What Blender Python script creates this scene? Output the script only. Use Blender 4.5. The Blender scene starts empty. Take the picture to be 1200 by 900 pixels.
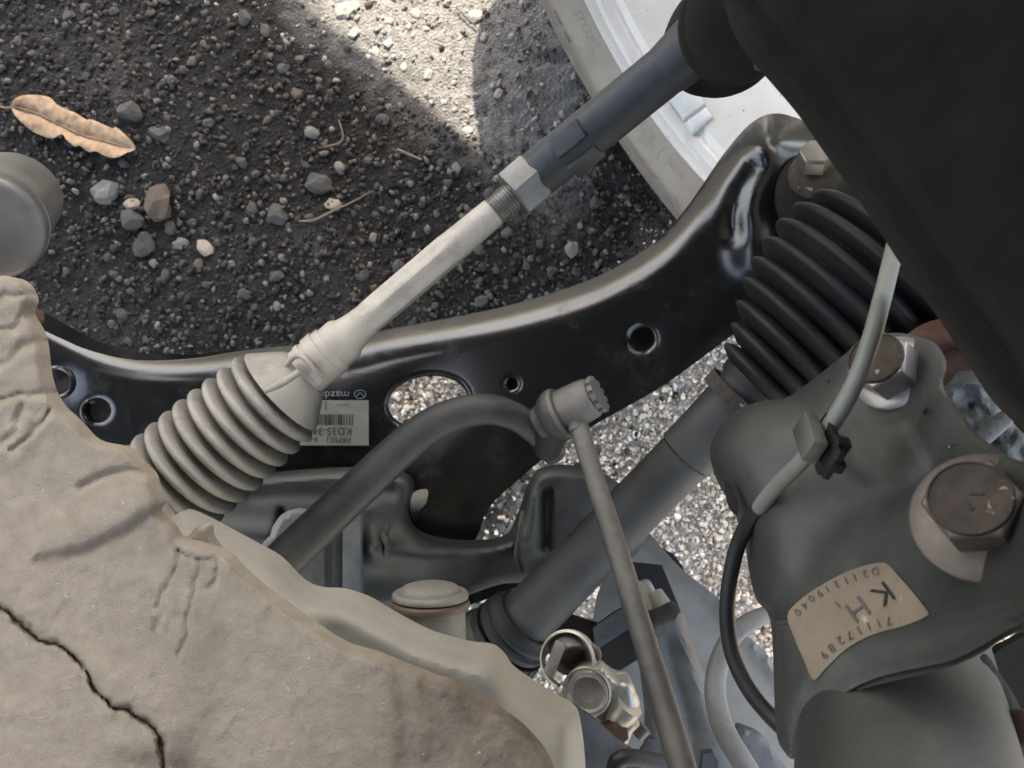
import bpy, bmesh, math, random
import numpy as np
from mathutils import Vector, Matrix, noise
from mathutils.geometry import delaunay_2d_cdt
random.seed(7); np.random.seed(7)
S = bpy.context.scene
COL = S.collection

# ---------------------------------------------------------------- camera
CAMZ, F = 0.80, 870.0            # camera height above the ground; focal length in pixels of a 1200 px wide frame
cd = bpy.data.cameras.new('camera'); cam = bpy.data.objects.new('camera', cd); COL.objects.link(cam)
cam.location = (0, 0, CAMZ); cam.rotation_euler = (0, 0, 0)
cd.sensor_width = 36; cd.lens = 36*F/1200; cd.clip_start = 0.01; cd.clip_end = 500
cd.dof.use_dof = True; cd.dof.focus_distance = 0.37; cd.dof.aperture_fstop = 20
S.camera = cam
# ---------------------------------------------------------------- sky and sun
SUN_EL, SUN_AZ = math.radians(58), math.radians(-5)     # azimuth measured from +Y (image top) towards +X
W = bpy.data.worlds.new('World'); S.world = W; W.use_nodes = True
nt = W.node_tree; bg = nt.nodes['Background']; sk = nt.nodes.new('ShaderNodeTexSky')
sk.sky_type = 'NISHITA'; sk.sun_disc = False; sk.sun_elevation = SUN_EL; sk.sun_rotation = SUN_AZ; sk.dust_density = 3; sk.ozone_density = .6
nt.links.new(sk.outputs[0], bg.inputs[0]); bg.inputs[1].default_value = 0.15
sl = bpy.data.lights.new('sun', 'SUN'); sl.energy = 2.0; sl.angle = math.radians(0.5); sl.color = (1, .99, .98)
so = bpy.data.objects.new('sun', sl); COL.objects.link(so)
sdir = Vector((math.sin(SUN_AZ)*math.cos(SUN_EL), math.cos(SUN_AZ)*math.cos(SUN_EL), math.sin(SUN_EL)))
so.rotation_euler = sdir.to_track_quat('Z', 'Y').to_euler(); so.location = (0, 3, 5)
S.view_settings.view_transform = 'Standard'; S.view_settings.look = 'None'; S.view_settings.gamma = 1
S.view_settings.exposure = 3.0
S.view_settings.use_white_balance = True; S.view_settings.white_balance_temperature = 7900; S.view_settings.white_balance_tint = 11
S.cycles.max_bounces = 8; S.cycles.diffuse_bounces = 4

# ---------------------------------------------------------------- helpers
def P(x, y, d):                                # a pixel of the photo and a depth -> a point of the place
    return Vector(((x-600)*d/F, (450-y)*d/F, CAMZ-d))
def mesh(name, V, Fc, m, smooth=True, sharp=35):
    me = bpy.data.meshes.new(name)
    me.from_pydata([tuple(v) for v in V], [], [tuple(f) for f in Fc])
    me.update()
    bm = bmesh.new(); bm.from_mesh(me); bmesh.ops.recalc_face_normals(bm, faces=bm.faces); bm.to_mesh(me); bm.free()
    if m: me.materials.append(m)
    if smooth:
        me.polygons.foreach_set('use_smooth', [True]*len(me.polygons))
        me.set_sharp_from_angle(angle=math.radians(sharp))
    return me
def rootloc(o):
    while o.parent: o = o.parent
    return o.location
def thing(name, label, cat, loc, group=None):
    o = bpy.data.objects.new(name, None); COL.objects.link(o); o.empty_display_size = .02
    o.location = loc; o['label'] = label; o['category'] = cat
    if group: o['group'] = group
    return o
def part(name, VF, m, parent, label=None, **k):
    V, Fc = VF; L = rootloc(parent)
    me = mesh(name, [Vector(v)-L for v in V], Fc, m, **k)
    o = bpy.data.objects.new(name, me); COL.objects.link(o); o.parent = parent
    if label: o['label'] = label
    return o
def solo(name, VF, m, label, cat, group=None, kind=None, **k):
    V, Fc = VF; V = [Vector(v) for v in V]
    c = Vector((sum(v.x for v in V)/len(V), sum(v.y for v in V)/len(V), min(v.z for v in V)))
    me = mesh(name, [v-c for v in V], Fc, m, **k)
    o = bpy.data.objects.new(name, me); COL.objects.link(o); o.location = c
    if kind: o['kind'] = kind
    if label: o['label'] = label
    if cat: o['category'] = cat
    if group: o['group'] = group
    return o
def join(*vfs):
    V, Fc = [], []
    for v, f in vfs:
        n = len(V); V += list(v); Fc += [tuple(i+n for i in g) for g in f]
    return V, Fc
def catmull(pts, n, closed=False):
    pts = [np.array(p, float) for p in pts]; out = []
    N = len(pts); R = range(N if closed else N-1)
    g = (lambda i: pts[i % N]) if closed else (lambda i: pts[max(0, min(N-1, i))] if 0 <= i < N else (2*pts[0]-pts[1] if i < 0 else 2*pts[-1]-pts[-2]))
    for i in R:
        p0, p1, p2, p3 = g(i-1), g(i), g(i+1), g(i+2)
        for k in range(n):
            t = k/n
            out.append(.5*((2*p1)+(-p0+p2)*t+(2*p0-5*p1+4*p2-p3)*t*t+(-p0+3*p1-3*p2+p3)*t**3))
    if not closed: out.append(pts[-1])
    return out
def frame(ax):
    ax = Vector(ax).normalized(); a = Vector((0, 0, 1)) if abs(ax.z) < .9 else Vector((1, 0, 0))
    x = a.cross(ax).normalized(); return x, ax.cross(x).normalized(), ax
def tube(pts, seg=20, n=8, smooth=True, cap=True):
    """pts: (px, py, depth, radius in metres)"""
    q = [(*P(x, y, d), r) for x, y, d, r in pts]
    return tube3(q, seg, n, smooth, cap)
def tube3(q, seg=20, n=8, smooth=True, cap=True, sq=None):
    q = catmull(q, n) if smooth and len(q) > 2 else [np.array(p, float) for p in q]
    C = [Vector(p[:3]) for p in q]; V, Fc = [], []; x = None
    for i, c in enumerate(C):
        t = (C[min(i+1, len(C)-1)]-C[max(i-1, 0)]).normalized()
        if x is None: x = frame(t)[0]
        x = (x-t*x.dot(t)).normalized(); y = t.cross(x)
        for k in range(seg):
            a = 2*math.pi*k/seg; V.append(c+(x*math.cos(a)+y*math.sin(a))*q[i][3])
    for i in range(len(C)-1):
        for k in range(seg):
            a, b = i*seg+k, i*seg+(k+1) % seg; Fc.append((a, b, b+seg, a+seg))
    if cap: Fc.append(tuple(range(seg))[::-1]); Fc.append(tuple(range(len(V)-seg, len(V))))
    return V, Fc
def lathe(o, ax, prof, seg=48, closed=False, a0=0, a1=2*math.pi, wob=None):
    """prof: (along, radius)"""
    x, y, z = frame(ax); o = Vector(o); V, Fc = [], []; full = abs(a1-a0-2*math.pi) < 1e-6
    ns = seg if full else seg+1
    for i, (a, r) in enumerate(prof):
        for k in range(ns):
            t = a0+(a1-a0)*k/seg; rr, aa = (r, a) if wob is None else wob(a, r, t)
            V.append(o+z*aa+(x*math.cos(t)+y*math.sin(t))*rr)
    np_ = len(prof)
    for i in range(np_ if closed else np_-1):
        j = (i+1) % np_
        for k in range(seg):
            k2 = (k+1) % ns if full else k+1
            Fc.append((i*ns+k, i*ns+k2, j*ns+k2, j*ns+k))
    if not closed and full:
        if prof[0][1] > 1e-6: Fc.append(tuple(range(ns))[::-1])
        if prof[-1][1] > 1e-6: Fc.append(tuple(range((np_-1)*ns, np_*ns)))
    return V, Fc
def sprof(pts, n=5): return [tuple(p) for p in catmull(pts, n)]
def hexp(o, ax, R, h, roll=0, ch=.12, n=6):
    x, y, z = frame(ax); o = Vector(o); V, Fc = [], []
    for a, s in ((0, 1), (h*(1-ch), 1), (h, 1-ch)):
        for k in range(n):
            t = roll+2*math.pi*k/n; V.append(o+z*a+(x*math.cos(t)+y*math.sin(t))*R*s)
    for i in range(2):
        for k in range(n):
            Fc.append((i*n+k, i*n+(k+1) % n, (i+1)*n+(k+1) % n, (i+1)*n+k))
    Fc += [tuple(range(n))[::-1], tuple(range(2*n, 3*n))]
    return V, Fc
def bev(VF, w, s=2):
    V, Fc = VF; bm = bmesh.new(); vs = [bm.verts.new(v) for v in V]
    for f in Fc: bm.faces.new([vs[i] for i in f])
    bmesh.ops.recalc_face_normals(bm, faces=bm.faces)
    bmesh.ops.bevel(bm, geom=[e for e in bm.edges if e.calc_face_angle(0) > .35], offset=w, segments=s, profile=.6, affect='EDGES')
    bm.verts.index_update(); r = [v.co.copy() for v in bm.verts], [[v.index for v in f.verts] for f in bm.faces]; bm.free(); return r
def box(c, ax, ay, az, hx, hy, hz, b=None):
    c = Vector(c); ax, ay, az = Vector(ax).normalized(), Vector(ay).normalized(), Vector(az).normalized()
    V = [c+ax*hx*i+ay*hy*j+az*hz*k for i in (-1, 1) for j in (-1, 1) for k in (-1, 1)]
    Fc = [(0, 1, 3, 2), (4, 6, 7, 5), (0, 4, 5, 1), (2, 3, 7, 6), (0, 2, 6, 4), (1, 5, 7, 3)]
    return bev((V, Fc), b) if b else (V, Fc)
def pip(X, Y, poly):
    ins = np.zeros(len(X), bool); n = len(poly)
    for i in range(n):
        x1, y1 = poly[i]; x2, y2 = poly[(i+1) % n]
        c = ((y1 > Y) != (y2 > Y))
        with np.errstate(divide='ignore', invalid='ignore'):
            ins ^= c & (X < (x2-x1)*(Y-y1)/(y2-y1+1e-12)+x1)
    return ins
def segdist(X, Y, poly, closed=True):
    d = np.full(len(X), 1e9); n = len(poly)
    for i in range(n if closed else n-1):
        x1, y1 = poly[i]; x2, y2 = poly[(i+1) % n]; dx, dy = x2-x1, y2-y1; L = dx*dx+dy*dy+1e-9
        t = np.clip(((X-x1)*dx+(Y-y1)*dy)/L, 0, 1); d = np.minimum(d, np.hypot(X-x1-t*dx, Y-y1-t*dy))
    return d
def nz(X, Y, s, seed=0, oct=3):
    r = np.array([noise.fractal(Vector((x*s, y*s, seed*7.3)), 1.0, 2.0, oct) for x, y in zip(X, Y)])
    return r
def relief(outline, D, holes=(), step=5, thick=.003, roll=None, rollw=None, sm=4, fine=0, holeroll=0, holesm=5, scale=None):
    """sheet-metal like body: outline in photo pixels, D(X,Y)->depth (arrays). roll=(width px, drop m)"""
    def resamp(p, n):
        q = np.array(catmull(p, n, True)) if n > 1 else np.array(p, float)
        out = []
        for i in range(len(q)):
            a, b = q[i], q[(i+1) % len(q)]; L = np.hypot(*(b-a)); k = max(1, int(round(L/step)))
            for j in range(k): out.append(a+(b-a)*j/k)
        return [tuple(o) for o in out]
    O = resamp(outline, sm); H = []; st0 = step
    for h in holes:
        step = min(st0, max(1.2, float(np.hypot(*(np.array(h)-np.roll(np.array(h), 1, 0)).T).sum())/22)) if holesm > 1 else st0
        H.append(resamp(h, holesm))
    step = st0
    A = np.array(O); x0, y0 = A.min(0); x1, y1 = A.max(0)
    gx, gy = np.meshgrid(np.arange(x0, x1, step), np.arange(y0, y1, step)); gx = gx+((np.arange(gx.shape[0]) % 2)*step/2)[:, None]
    X, Y = gx.ravel(), gy.ravel(); k = pip(X, Y, O); X, Y = X[k], Y[k]
    dd = segdist(X, Y, O); k = dd > step*.55; X, Y = X[k], Y[k]
    for h in H:
        k = ~pip(X, Y, h); X, Y = X[k], Y[k]; k = segdist(X, Y, h) > step*.5; X, Y = X[k], Y[k]
    for h in H:
        if holeroll:
            r_ = holeroll[0]+3; A2 = np.array(h); cx0, cy0 = A2.min(0)-r_; cx1, cy1 = A2.max(0)+r_
            hx, hy = np.meshgrid(np.arange(cx0, cx1, 2.2), np.arange(cy0, cy1, 2.2)); hx, hy = hx.ravel(), hy.ravel(); e_ = segdist(hx, hy, h)
            k = ~pip(hx, hy, h) & pip(hx, hy, O) & (e_ < r_) & (e_ > 1.3) & (segdist(hx, hy, O) > step*.5); X, Y = np.concatenate([X[segdist(X, Y, h) > r_+1], hx[k]]), np.concatenate([Y[segdist(X, Y, h) > r_+1], hy[k]])
    pts = list(O); E = [(i, (i+1) % len(O)) for i in range(len(O))]
    for h in H:
        n = len(pts); pts += h; E += [(n+i, n+(i+1) % len(h)) for i in range(len(h))]
    pts += list(zip(X, Y))
    v2, e2, f2, *_ = delaunay_2d_cdt([Vector(p) for p in pts], E, [], 0, 1e-5)
    v2 = np.array([tuple(v) for v in v2]); f2 = np.array([f for f in f2 if len(f) == 3])
    cen = v2[f2].mean(1); k = pip(cen[:, 0], cen[:, 1], O)
    for h in H: k &= ~pip(cen[:, 0], cen[:, 1], h)
    f2 = f2[k]; X, Y = v2[:, 0], v2[:, 1]
    Z = D(X, Y)
    if roll:
        e = segdist(X, Y, O); t = np.clip(1-e/roll[0], 0, 1); dr = roll[1]*((1-np.sqrt(np.clip(1-t*t, 0, 1))) if len(roll) > 2 else t**2.2)
        if rollw is not None: dr = dr*rollw(X, Y)
        Z = Z+dr
    if holeroll:
        for h in H:
            e = segdist(X, Y, h); t = np.clip(1-e/holeroll[0], 0, 1); Z = Z+holeroll[1]*(1-np.sqrt(np.clip(1-t*t, 0, 1)))
    V = [P(x, y, z) for x, y, z in zip(X, Y, Z)]; n = len(V); Fc = [tuple(int(i) for i in f) for f in f2]
    cnt = {}
    for f in Fc:
        for a, b in ((f[0], f[1]), (f[1], f[2]), (f[2], f[0])): cnt[(a, b)] = 1
    bd = [(a, b) for (a, b) in cnt if (b, a) not in cnt]
    V2 = [v+Vector((0, 0, -thick)) for v in V]
    Fs = Fc+[tuple(i+n for i in f[::-1]) for f in Fc]+[(b, a, a+n, b+n) for a, b in bd]
    return V+V2, Fs
def feat(X, Y, poly, w, amp): return amp*np.exp(-(segdist(X, Y, poly, False)/w)**2)
def textvf(s, size):
    c = bpy.data.curves.new('t', 'FONT'); c.body = s; c.size = size; c.align_x = 'CENTER'; c.align_y = 'CENTER'; c.resolution_u = 3
    o = bpy.data.objects.new('t', c); COL.objects.link(o); bpy.context.view_layer.update()
    me = bpy.data.meshes.new_from_object(o.evaluated_get(bpy.context.evaluated_depsgraph_get()))
    V = [v.co.copy() for v in me.vertices]; Fc = [tuple(p.vertices) for p in me.polygons]
    bpy.data.objects.remove(o); bpy.data.curves.remove(c); bpy.data.meshes.remove(me); return V, Fc
def flatmesh(V, Fc, fn): return [fn(v.x, v.y) for v in V], Fc

# ---------------------------------------------------------------- materials
def mat(name, c, rough=.6, metal=0, c2=None, ns=60, nd=.5, bump=.15, bs=400, bd=.0006, dust=None, dustamt=.6, dustscale=45, spec=.5, coat=0, rvar=.1, speck=None):
    m = bpy.data.materials.new(name); m.use_nodes = True; t = m.node_tree; N, L = t.nodes, t.links
    b = N['Principled BSDF']; b.inputs['Roughness'].default_value = rough; b.inputs['Metallic'].default_value = metal
    b.inputs['Specular IOR Level'].default_value = spec; b.inputs['Coat Weight'].default_value = coat; b.inputs['Coat Roughness'].default_value = .15
    tc = N.new('ShaderNodeTexCoord')
    def noi(s, det=5, r=.6):
        n = N.new('ShaderNodeTexNoise'); n.inputs['Scale'].default_value = s; n.inputs['Detail'].default_value = det; n.inputs['Roughness'].default_value = r
        L.new(tc.outputs['Object'], n.inputs['Vector']); return n.outputs['Fac']
    def ramp(f, a, z):
        r = N.new('ShaderNodeMapRange'); r.inputs[1].default_value = a; r.inputs[2].default_value = z; L.new(f, r.inputs[0]); return r.outputs[0]
    def mix(f, a, z):
        x = N.new('ShaderNodeMix'); x.data_type = 'RGBA'; L.new(f, x.inputs[0])
        for i, v in ((6, a), (7, z)):
            if isinstance(v, tuple): x.inputs[i].default_value = (*v, 1)
            else: L.new(v, x.inputs[i])
        return x.outputs[2]
    c2 = c2 or tuple(v*.6 for v in c)
    f = ramp(noi(ns), .5-nd*.4, .5+nd*.4); col = mix(f, c2, c)
    rv = rough
    if name == 'dusty_felt':
        ga = N.new('ShaderNodeAttribute'); ga.attribute_name = 'grime_dark'; gm = N.new('ShaderNodeMath'); gm.operation = 'MULTIPLY'; gr2 = ramp(noi(26, 7, .7), .25, .80); L.new(ga.outputs['Fac'], gm.inputs[0]); L.new(gr2, gm.inputs[1]); g2 = N.new('ShaderNodeMath'); g2.operation = 'MULTIPLY'; g2.use_clamp = True; g2.inputs[1].default_value = 1.5; L.new(gm.outputs[0], g2.inputs[0]); col = mix(g2.outputs[0], col, (.125, .10, .078))
        col = mix(ramp(noi(7, 6, .7), .50, .75), col, (.26, .218, .168))
    if speck:
        col = mix(ramp(noi(speck[1], 2), speck[2], speck[2]+.06), col, speck[0])
    if dust:
        g = N.new('ShaderNodeNewGeometry'); sp = N.new('ShaderNodeSeparateXYZ'); L.new(g.outputs['Normal'], sp.inputs[0])
        up = ramp(sp.outputs[2], -.1, .9); f2 = ramp(noi(dustscale, 8, .75), .60-.6*dustamt, 1.05-.6*dustamt)
        mu = N.new('ShaderNodeMath'); mu.operation = 'MULTIPLY'; L.new(up, mu.inputs[0]); L.new(f2, mu.inputs[1])
        mm = N.new('ShaderNodeMath'); mm.operation = 'MULTIPLY'; mm.inputs[1].default_value = min(1, .35+dustamt); L.new(mu.outputs[0], mm.inputs[0])
        col = mix(mm.outputs[0], col, dust)
        r = N.new('ShaderNodeMapRange'); r.inputs[3].default_value = rough; r.inputs[4].default_value = .9; L.new(mm.outputs[0], r.inputs[0]); L.new(r.outputs[0], b.inputs['Roughness'])
    else:
        r = N.new('ShaderNodeMapRange'); r.inputs[3].default_value = max(.03, rough-rvar); r.inputs[4].default_value = min(1, rough+rvar); L.new(noi(ns*2.3), r.inputs[0]); L.new(r.outputs[0], b.inputs['Roughness'])
    L.new(col, b.inputs['Base Color'])
    bp = N.new('ShaderNodeBump'); bp.inputs['Strength'].default_value = bump; bp.inputs['Distance'].default_value = bd
    L.new(noi(bs, 6, .7), bp.inputs['Height']); L.new(bp.outputs[0], b.inputs['Normal'])
    return m
DUST = (.36, .32, .275)
M = dict(
    blackpaint=mat('black_paint', (.009, .0095, .0092), .2, c2=(.007, .0072, .0072), dust=(.035, .034, .030), dustamt=.16, dustscale=30, bump=.12, bs=300, spec=.7),
    blacksteel=mat('dusty_black_steel', (.035, .038, .038), .5, dust=(.2, .19, .17), dustamt=.55, bump=.2),
    crossm=mat('grey_black_painted_steel', (.011, .013, .013), .42, dust=(.085, .085, .078), dustamt=.55, dustscale=25, bump=.2),
    boot=mat('dusty_grey_rubber', (.07, .07, .065), .75, dust=(.44, .41, .36), dustamt=.86, dustscale=30, bump=.25, bs=500),
    rod=mat('dusty_pale_steel', (.15, .142, .13), .55, dust=(.52, .48, .41), dustamt=.92, bump=.25),
    rodend=mat('dull_blue_grey_steel', (.03, .035, .04), .42, metal=.3, dust=(.085, .093, .10), dustamt=.45, bump=.2),
    nut=mat('zinc_nut', (.22, .22, .21), .42, metal=.5, c2=(.13, .125, .115), ns=120, dust=(.33, .315, .285), dustamt=.5),
    thread=mat('thread_steel', (.25, .23, .2), .4, metal=.6, c2=(.12, .11, .1)),
    blanket=mat('dusty_felt', (.41, .352, .28), .95, c2=(.25, .212, .165), ns=110, nd=.9, bump=.8, bs=1100, bd=.0016, spec=.12, speck=((.47, .42, .36), 330, .70)),
    stain=mat('dark_stained_fibre', (.13, .105, .085), .95, bump=.6, bs=700),
    casting=mat('dusty_pale_plastic', (.33, .315, .275), .6, c2=(.235, .22, .185), ns=30, nd=.8, bump=.15, bs=300, speck=((.3, .27, .22), 150, .66)),
    stab=mat('stabiliser_paint', (.012, .017, .022), .40, dust=(.13, .122, .105), dustamt=.5, dustscale=14, bump=.2),
    link=mat('link_steel', (.03, .034, .038), .5, dust=(.32, .285, .235), dustamt=.52, dustscale=10, bump=.25),
    shaft=mat('driveshaft_paint', (.022, .025, .026), .45, dust=(.10, .096, .087), dustamt=.55, dustscale=20, bump=.2),
    rubber=mat('black_rubber', (.003, .0033, .0035), .58, c2=(.009, .009, .009), dust=(.02, .022, .023), dustamt=.4, bump=.15),
    strut=mat('strut_grey_green_paint', (.036, .038, .0345), .40, c2=(.024, .027, .025), ns=25, dust=(.15, .147, .13), dustamt=.6, dustscale=34, bump=.45, bs=700, speck=((.05, .035, .026), 130, .67)),
    bolt=mat('dusty_zinc_bolt', (.22, .195, .175), .36, metal=.5, c2=(.10, .08, .068), ns=90, nd=.8, dust=(.14, .10, .08), dustamt=.6, dustscale=50),
    zinc=mat('bright_zinc_bolt', (.40, .375, .37), .33, metal=.5, c2=(.20, .17, .155), ns=110, nd=.9),
    bolttop=mat('rust_brown_bolt_top', (.07, .052, .041), .85, metal=0, c2=(.035, .025, .02), ns=160, bump=.3, speck=((.28, .22, .18), 250, .66)),
    rust=mat('rusty_steel', (.13, .055, .028), .8, c2=(.05, .028, .02), ns=90, bump=.5, bs=500),
    rough=mat('rough_cast_iron', (.13, .15, .155), .55, metal=.3, c2=(.05, .055, .058), ns=120, bump=.8, bs=260, bd=.002),
    cable=mat('grey_cable_sheath', (.24, .25, .225), .35, c2=(.17, .175, .155), ns=35, bump=.1, dust=(.32, .31, .27), dustamt=.4),
    darkcable=mat('black_cable_sheath', (.022, .021, .019), .5, bump=.1),
    clip=mat('clip_plastic', (.06, .06, .053), .55, dust=(.27, .26, .22), dustamt=.75),
    knuckle=mat('black_cast_iron', (.018, .0165, .0135), .9, c2=(.012, .011, .009), ns=30, bump=.3, spec=.25),
    alu=mat('bare_aluminium', (.50, .48, .43), .42, metal=.6, c2=(.34, .32, .28), ns=70, bump=.2),
    alloy=mat('silver_wheel_paint', (.68, .66, .63), .35, metal=.1, c2=(.58, .56, .53), ns=20, bump=.08, speck=((.22, .2, .18), 260, .69)),
    weight=mat('zinc_balance_weight', (.60, .635, .645), .4, metal=.15, c2=(.52, .55, .555), ns=90, bump=.1),
    tyre=mat('dusty_brown_black_tyre', (.16, .135, .115), .8, dust=(.36, .315, .27), dustamt=.95, dustscale=14, bump=.15),
    tyretxt=mat('tyre_lettering_rubber', (.13, .112, .096), .8, dust=(.27, .235, .2), dustamt=.9, dustscale=60, bump=.1),
    tube=mat('grey_metal_tube', (.22, .22, .21), .36, metal=.45, c2=(.12, .12, .112), ns=35, dust=(.3, .25, .21), dustamt=.4, dustscale=22, speck=((.3, .16, .09), 90, .70)),
    panel=mat('pale_grey_panel', (.19, .195, .18), .5, c2=(.15, .153, .143), ns=25, bump=.12, dust=(.33, .31, .265), dustamt=.4),
    midgrey=mat('mid_grey_dusty_steel', (.13, .135, .13), .5, c2=(.09, .094, .09), ns=25, dust=(.26, .255, .235), dustamt=.5),
    slate=mat('slate_grey_plastic', (.032, .038, .040), .45, c2=(.022, .027, .03), ns=14, dust=(.2, .2, .185), dustamt=.5, dustscale=16),
    darkhole=mat('black_recess', (.006, .006, .006), .9),
    label=mat('faded_paper_label', (.22, .215, .175), .6, c2=(.16, .155, .125), ns=60, bump=.1),
    sticker=mat('brown_dusty_sticker', (.27, .205, .15), .6, c2=(.19, .145, .105), ns=45, bump=.15, speck=((.42, .36, .28), 90, .7)),
    ink=mat('black_ink', (.02, .02, .022), .6), inkfade=mat('faded_ink', (.11, .10, .10), .6, c2=(.07, .06, .065)),
    inkblue=mat('pale_blue_print', (.14, .19, .24), .5),
    leaf=mat('dry_leaf', (.42, .30, .195), .85, c2=(.20, .125, .075), ns=110, nd=.9, bump=.6, bs=260, bd=.0012, spec=.2),
    stem=mat('dry_stem', (.17, .125, .085), .8),
    body=mat('blocker_paint', (.05, .05, .055), .4, coat=.4),
    ring=mat('brown_seal_ring', (.12, .085, .06), .55, c2=(.09, .06, .045), ns=80),
    cap=mat('grey_sender_plastic', (.17, .162, .147), .6, c2=(.13, .125, .11), ns=90, nd=.9, dust=(.30, .28, .24), dustamt=.6),
)
# ground material
def groundmat():
    m = bpy.data.materials.new('dusty_grit'); m.use_nodes = True; t = m.node_tree; N, L = t.nodes, t.links
    b = N['Principled BSDF']; b.inputs['Roughness'].default_value = .92; b.inputs['Specular IOR Level'].default_value = .25
    tc = N.new('ShaderNodeTexCoord')
    def noi(s, det=6, r=.65, w=None):
        n = N.new('ShaderNodeTexNoise'); n.inputs['Scale'].default_value = s; n.inputs['Detail'].default_value = det; n.inputs['Roughness'].default_value = r
        L.new(tc.outputs['Object'], n.inputs['Vector']); return n.outputs['Fac']
    def ramp(f, stops):
        r = N.new('ShaderNodeValToRGB'); e = r.color_ramp.elements
        while len(e) < len(stops): e.new(.5)
        for i, (p, c) in enumerate(stops): e[i].position = p; e[i].color = (*c, 1)
        L.new(f, r.inputs[0]); return r.outputs[0]
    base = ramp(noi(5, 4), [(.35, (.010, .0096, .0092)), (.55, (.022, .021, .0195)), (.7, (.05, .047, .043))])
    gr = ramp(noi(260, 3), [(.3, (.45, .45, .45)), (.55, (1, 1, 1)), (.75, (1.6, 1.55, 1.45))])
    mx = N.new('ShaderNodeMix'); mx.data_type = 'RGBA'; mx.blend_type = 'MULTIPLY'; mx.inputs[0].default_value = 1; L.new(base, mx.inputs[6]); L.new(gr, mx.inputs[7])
    # pale dust, with sunlight painted into its colour over the wedge and gravel
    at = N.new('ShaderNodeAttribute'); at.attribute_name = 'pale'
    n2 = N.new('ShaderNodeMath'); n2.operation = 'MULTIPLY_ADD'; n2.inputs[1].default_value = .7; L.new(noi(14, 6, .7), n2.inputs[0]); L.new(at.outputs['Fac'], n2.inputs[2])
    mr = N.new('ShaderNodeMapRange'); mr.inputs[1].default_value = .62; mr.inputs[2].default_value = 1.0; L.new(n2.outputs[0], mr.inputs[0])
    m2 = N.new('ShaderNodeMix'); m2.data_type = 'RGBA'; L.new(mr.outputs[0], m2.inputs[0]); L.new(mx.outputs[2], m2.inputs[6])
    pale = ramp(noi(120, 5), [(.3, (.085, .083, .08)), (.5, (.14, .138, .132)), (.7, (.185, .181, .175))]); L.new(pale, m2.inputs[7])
    a3 = N.new('ShaderNodeAttribute'); a3.attribute_name = 'lit_gravel'; m3 = N.new('ShaderNodeMix'); m3.data_type = 'RGBA'; L.new(a3.outputs['Fac'], m3.inputs[0]); L.new(m2.outputs[2], m3.inputs[6])  # gravel patch painted brighter in place of sunlight
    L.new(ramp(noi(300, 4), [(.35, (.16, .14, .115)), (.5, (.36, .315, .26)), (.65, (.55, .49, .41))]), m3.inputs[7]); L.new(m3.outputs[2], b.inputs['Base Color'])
    v = N.new('ShaderNodeTexVoronoi'); v.inputs['Scale'].default_value = 330; L.new(tc.outputs['Object'], v.inputs['Vector'])
    a = N.new('ShaderNodeMath'); a.operation = 'ADD'; L.new(v.outputs['Distance'], a.inputs[0]); L.new(noi(500, 5), a.inputs[1])
    bp = N.new('ShaderNodeBump'); bp.inputs['Strength'].default_value = .9; bp.inputs['Distance'].default_value = .003; L.new(a.outputs[0], bp.inputs['Height']); L.new(bp.outputs[0], b.inputs['Normal'])
    return m
def stonemat(name, attr=True, c=(.2, .19, .17)):
    m = bpy.data.materials.new(name); m.use_nodes = True; t = m.node_tree; N, L = t.nodes, t.links
    b = N['Principled BSDF']; b.inputs['Roughness'].default_value = .75; b.inputs['Specular IOR Level'].default_value = .28
    tc = N.new('ShaderNodeTexCoord'); n = N.new('ShaderNodeTexNoise'); n.inputs['Scale'].default_value = 260; n.inputs['Detail'].default_value = 4; L.new(tc.outputs['Object'], n.inputs['Vector'])
    r = N.new('ShaderNodeValToRGB'); r.color_ramp.elements[0].position = .3; r.color_ramp.elements[0].color = (.6, .6, .6, 1); r.color_ramp.elements[1].position = .7; r.color_ramp.elements[1].color = (1.25, 1.2, 1.15, 1); L.new(n.outputs['Fac'], r.inputs[0])
    mx = N.new('ShaderNodeMix'); mx.data_type = 'RGBA'; mx.blend_type = 'MULTIPLY'; mx.inputs[0].default_value = 1; L.new(r.outputs[0], mx.inputs[7])
    if attr:
        a = N.new('ShaderNodeAttribute'); a.attribute_name = 'tint'; L.new(a.outputs['Color'], mx.inputs[6])
    else: mx.inputs[6].default_value = (*c, 1)
    L.new(mx.outputs[2], b.inputs['Base Color'])
    bp = N.new('ShaderNodeBump'); bp.inputs['Strength'].default_value = .4; bp.inputs['Distance'].default_value = .0006; L.new(n.outputs['Fac'], bp.inputs['Height']); L.new(bp.outputs[0], b.inputs['Normal'])
    return m

def plate(X, Y, poly, w, amp):
    s = segdist(X, Y, poly)*np.where(pip(X, Y, poly), 1, -1); k = np.clip(s/w*.5+.5, 0, 1); return amp*k*k*(3-2*k)
def paint(o, nm, fn):
    v = np.array([(o.matrix_basis @ q.co)+rootloc(o)*(1 if o.parent else 0) for q in o.data.vertices]); d = CAMZ-v[:, 2]
    val = np.clip(fn(v[:, 0]*F/d+600, 450-v[:, 1]*F/d), 0, 1); a = o.data.attributes.new(nm, 'FLOAT', 'POINT'); a.data.foreach_set('value', val)
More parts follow.
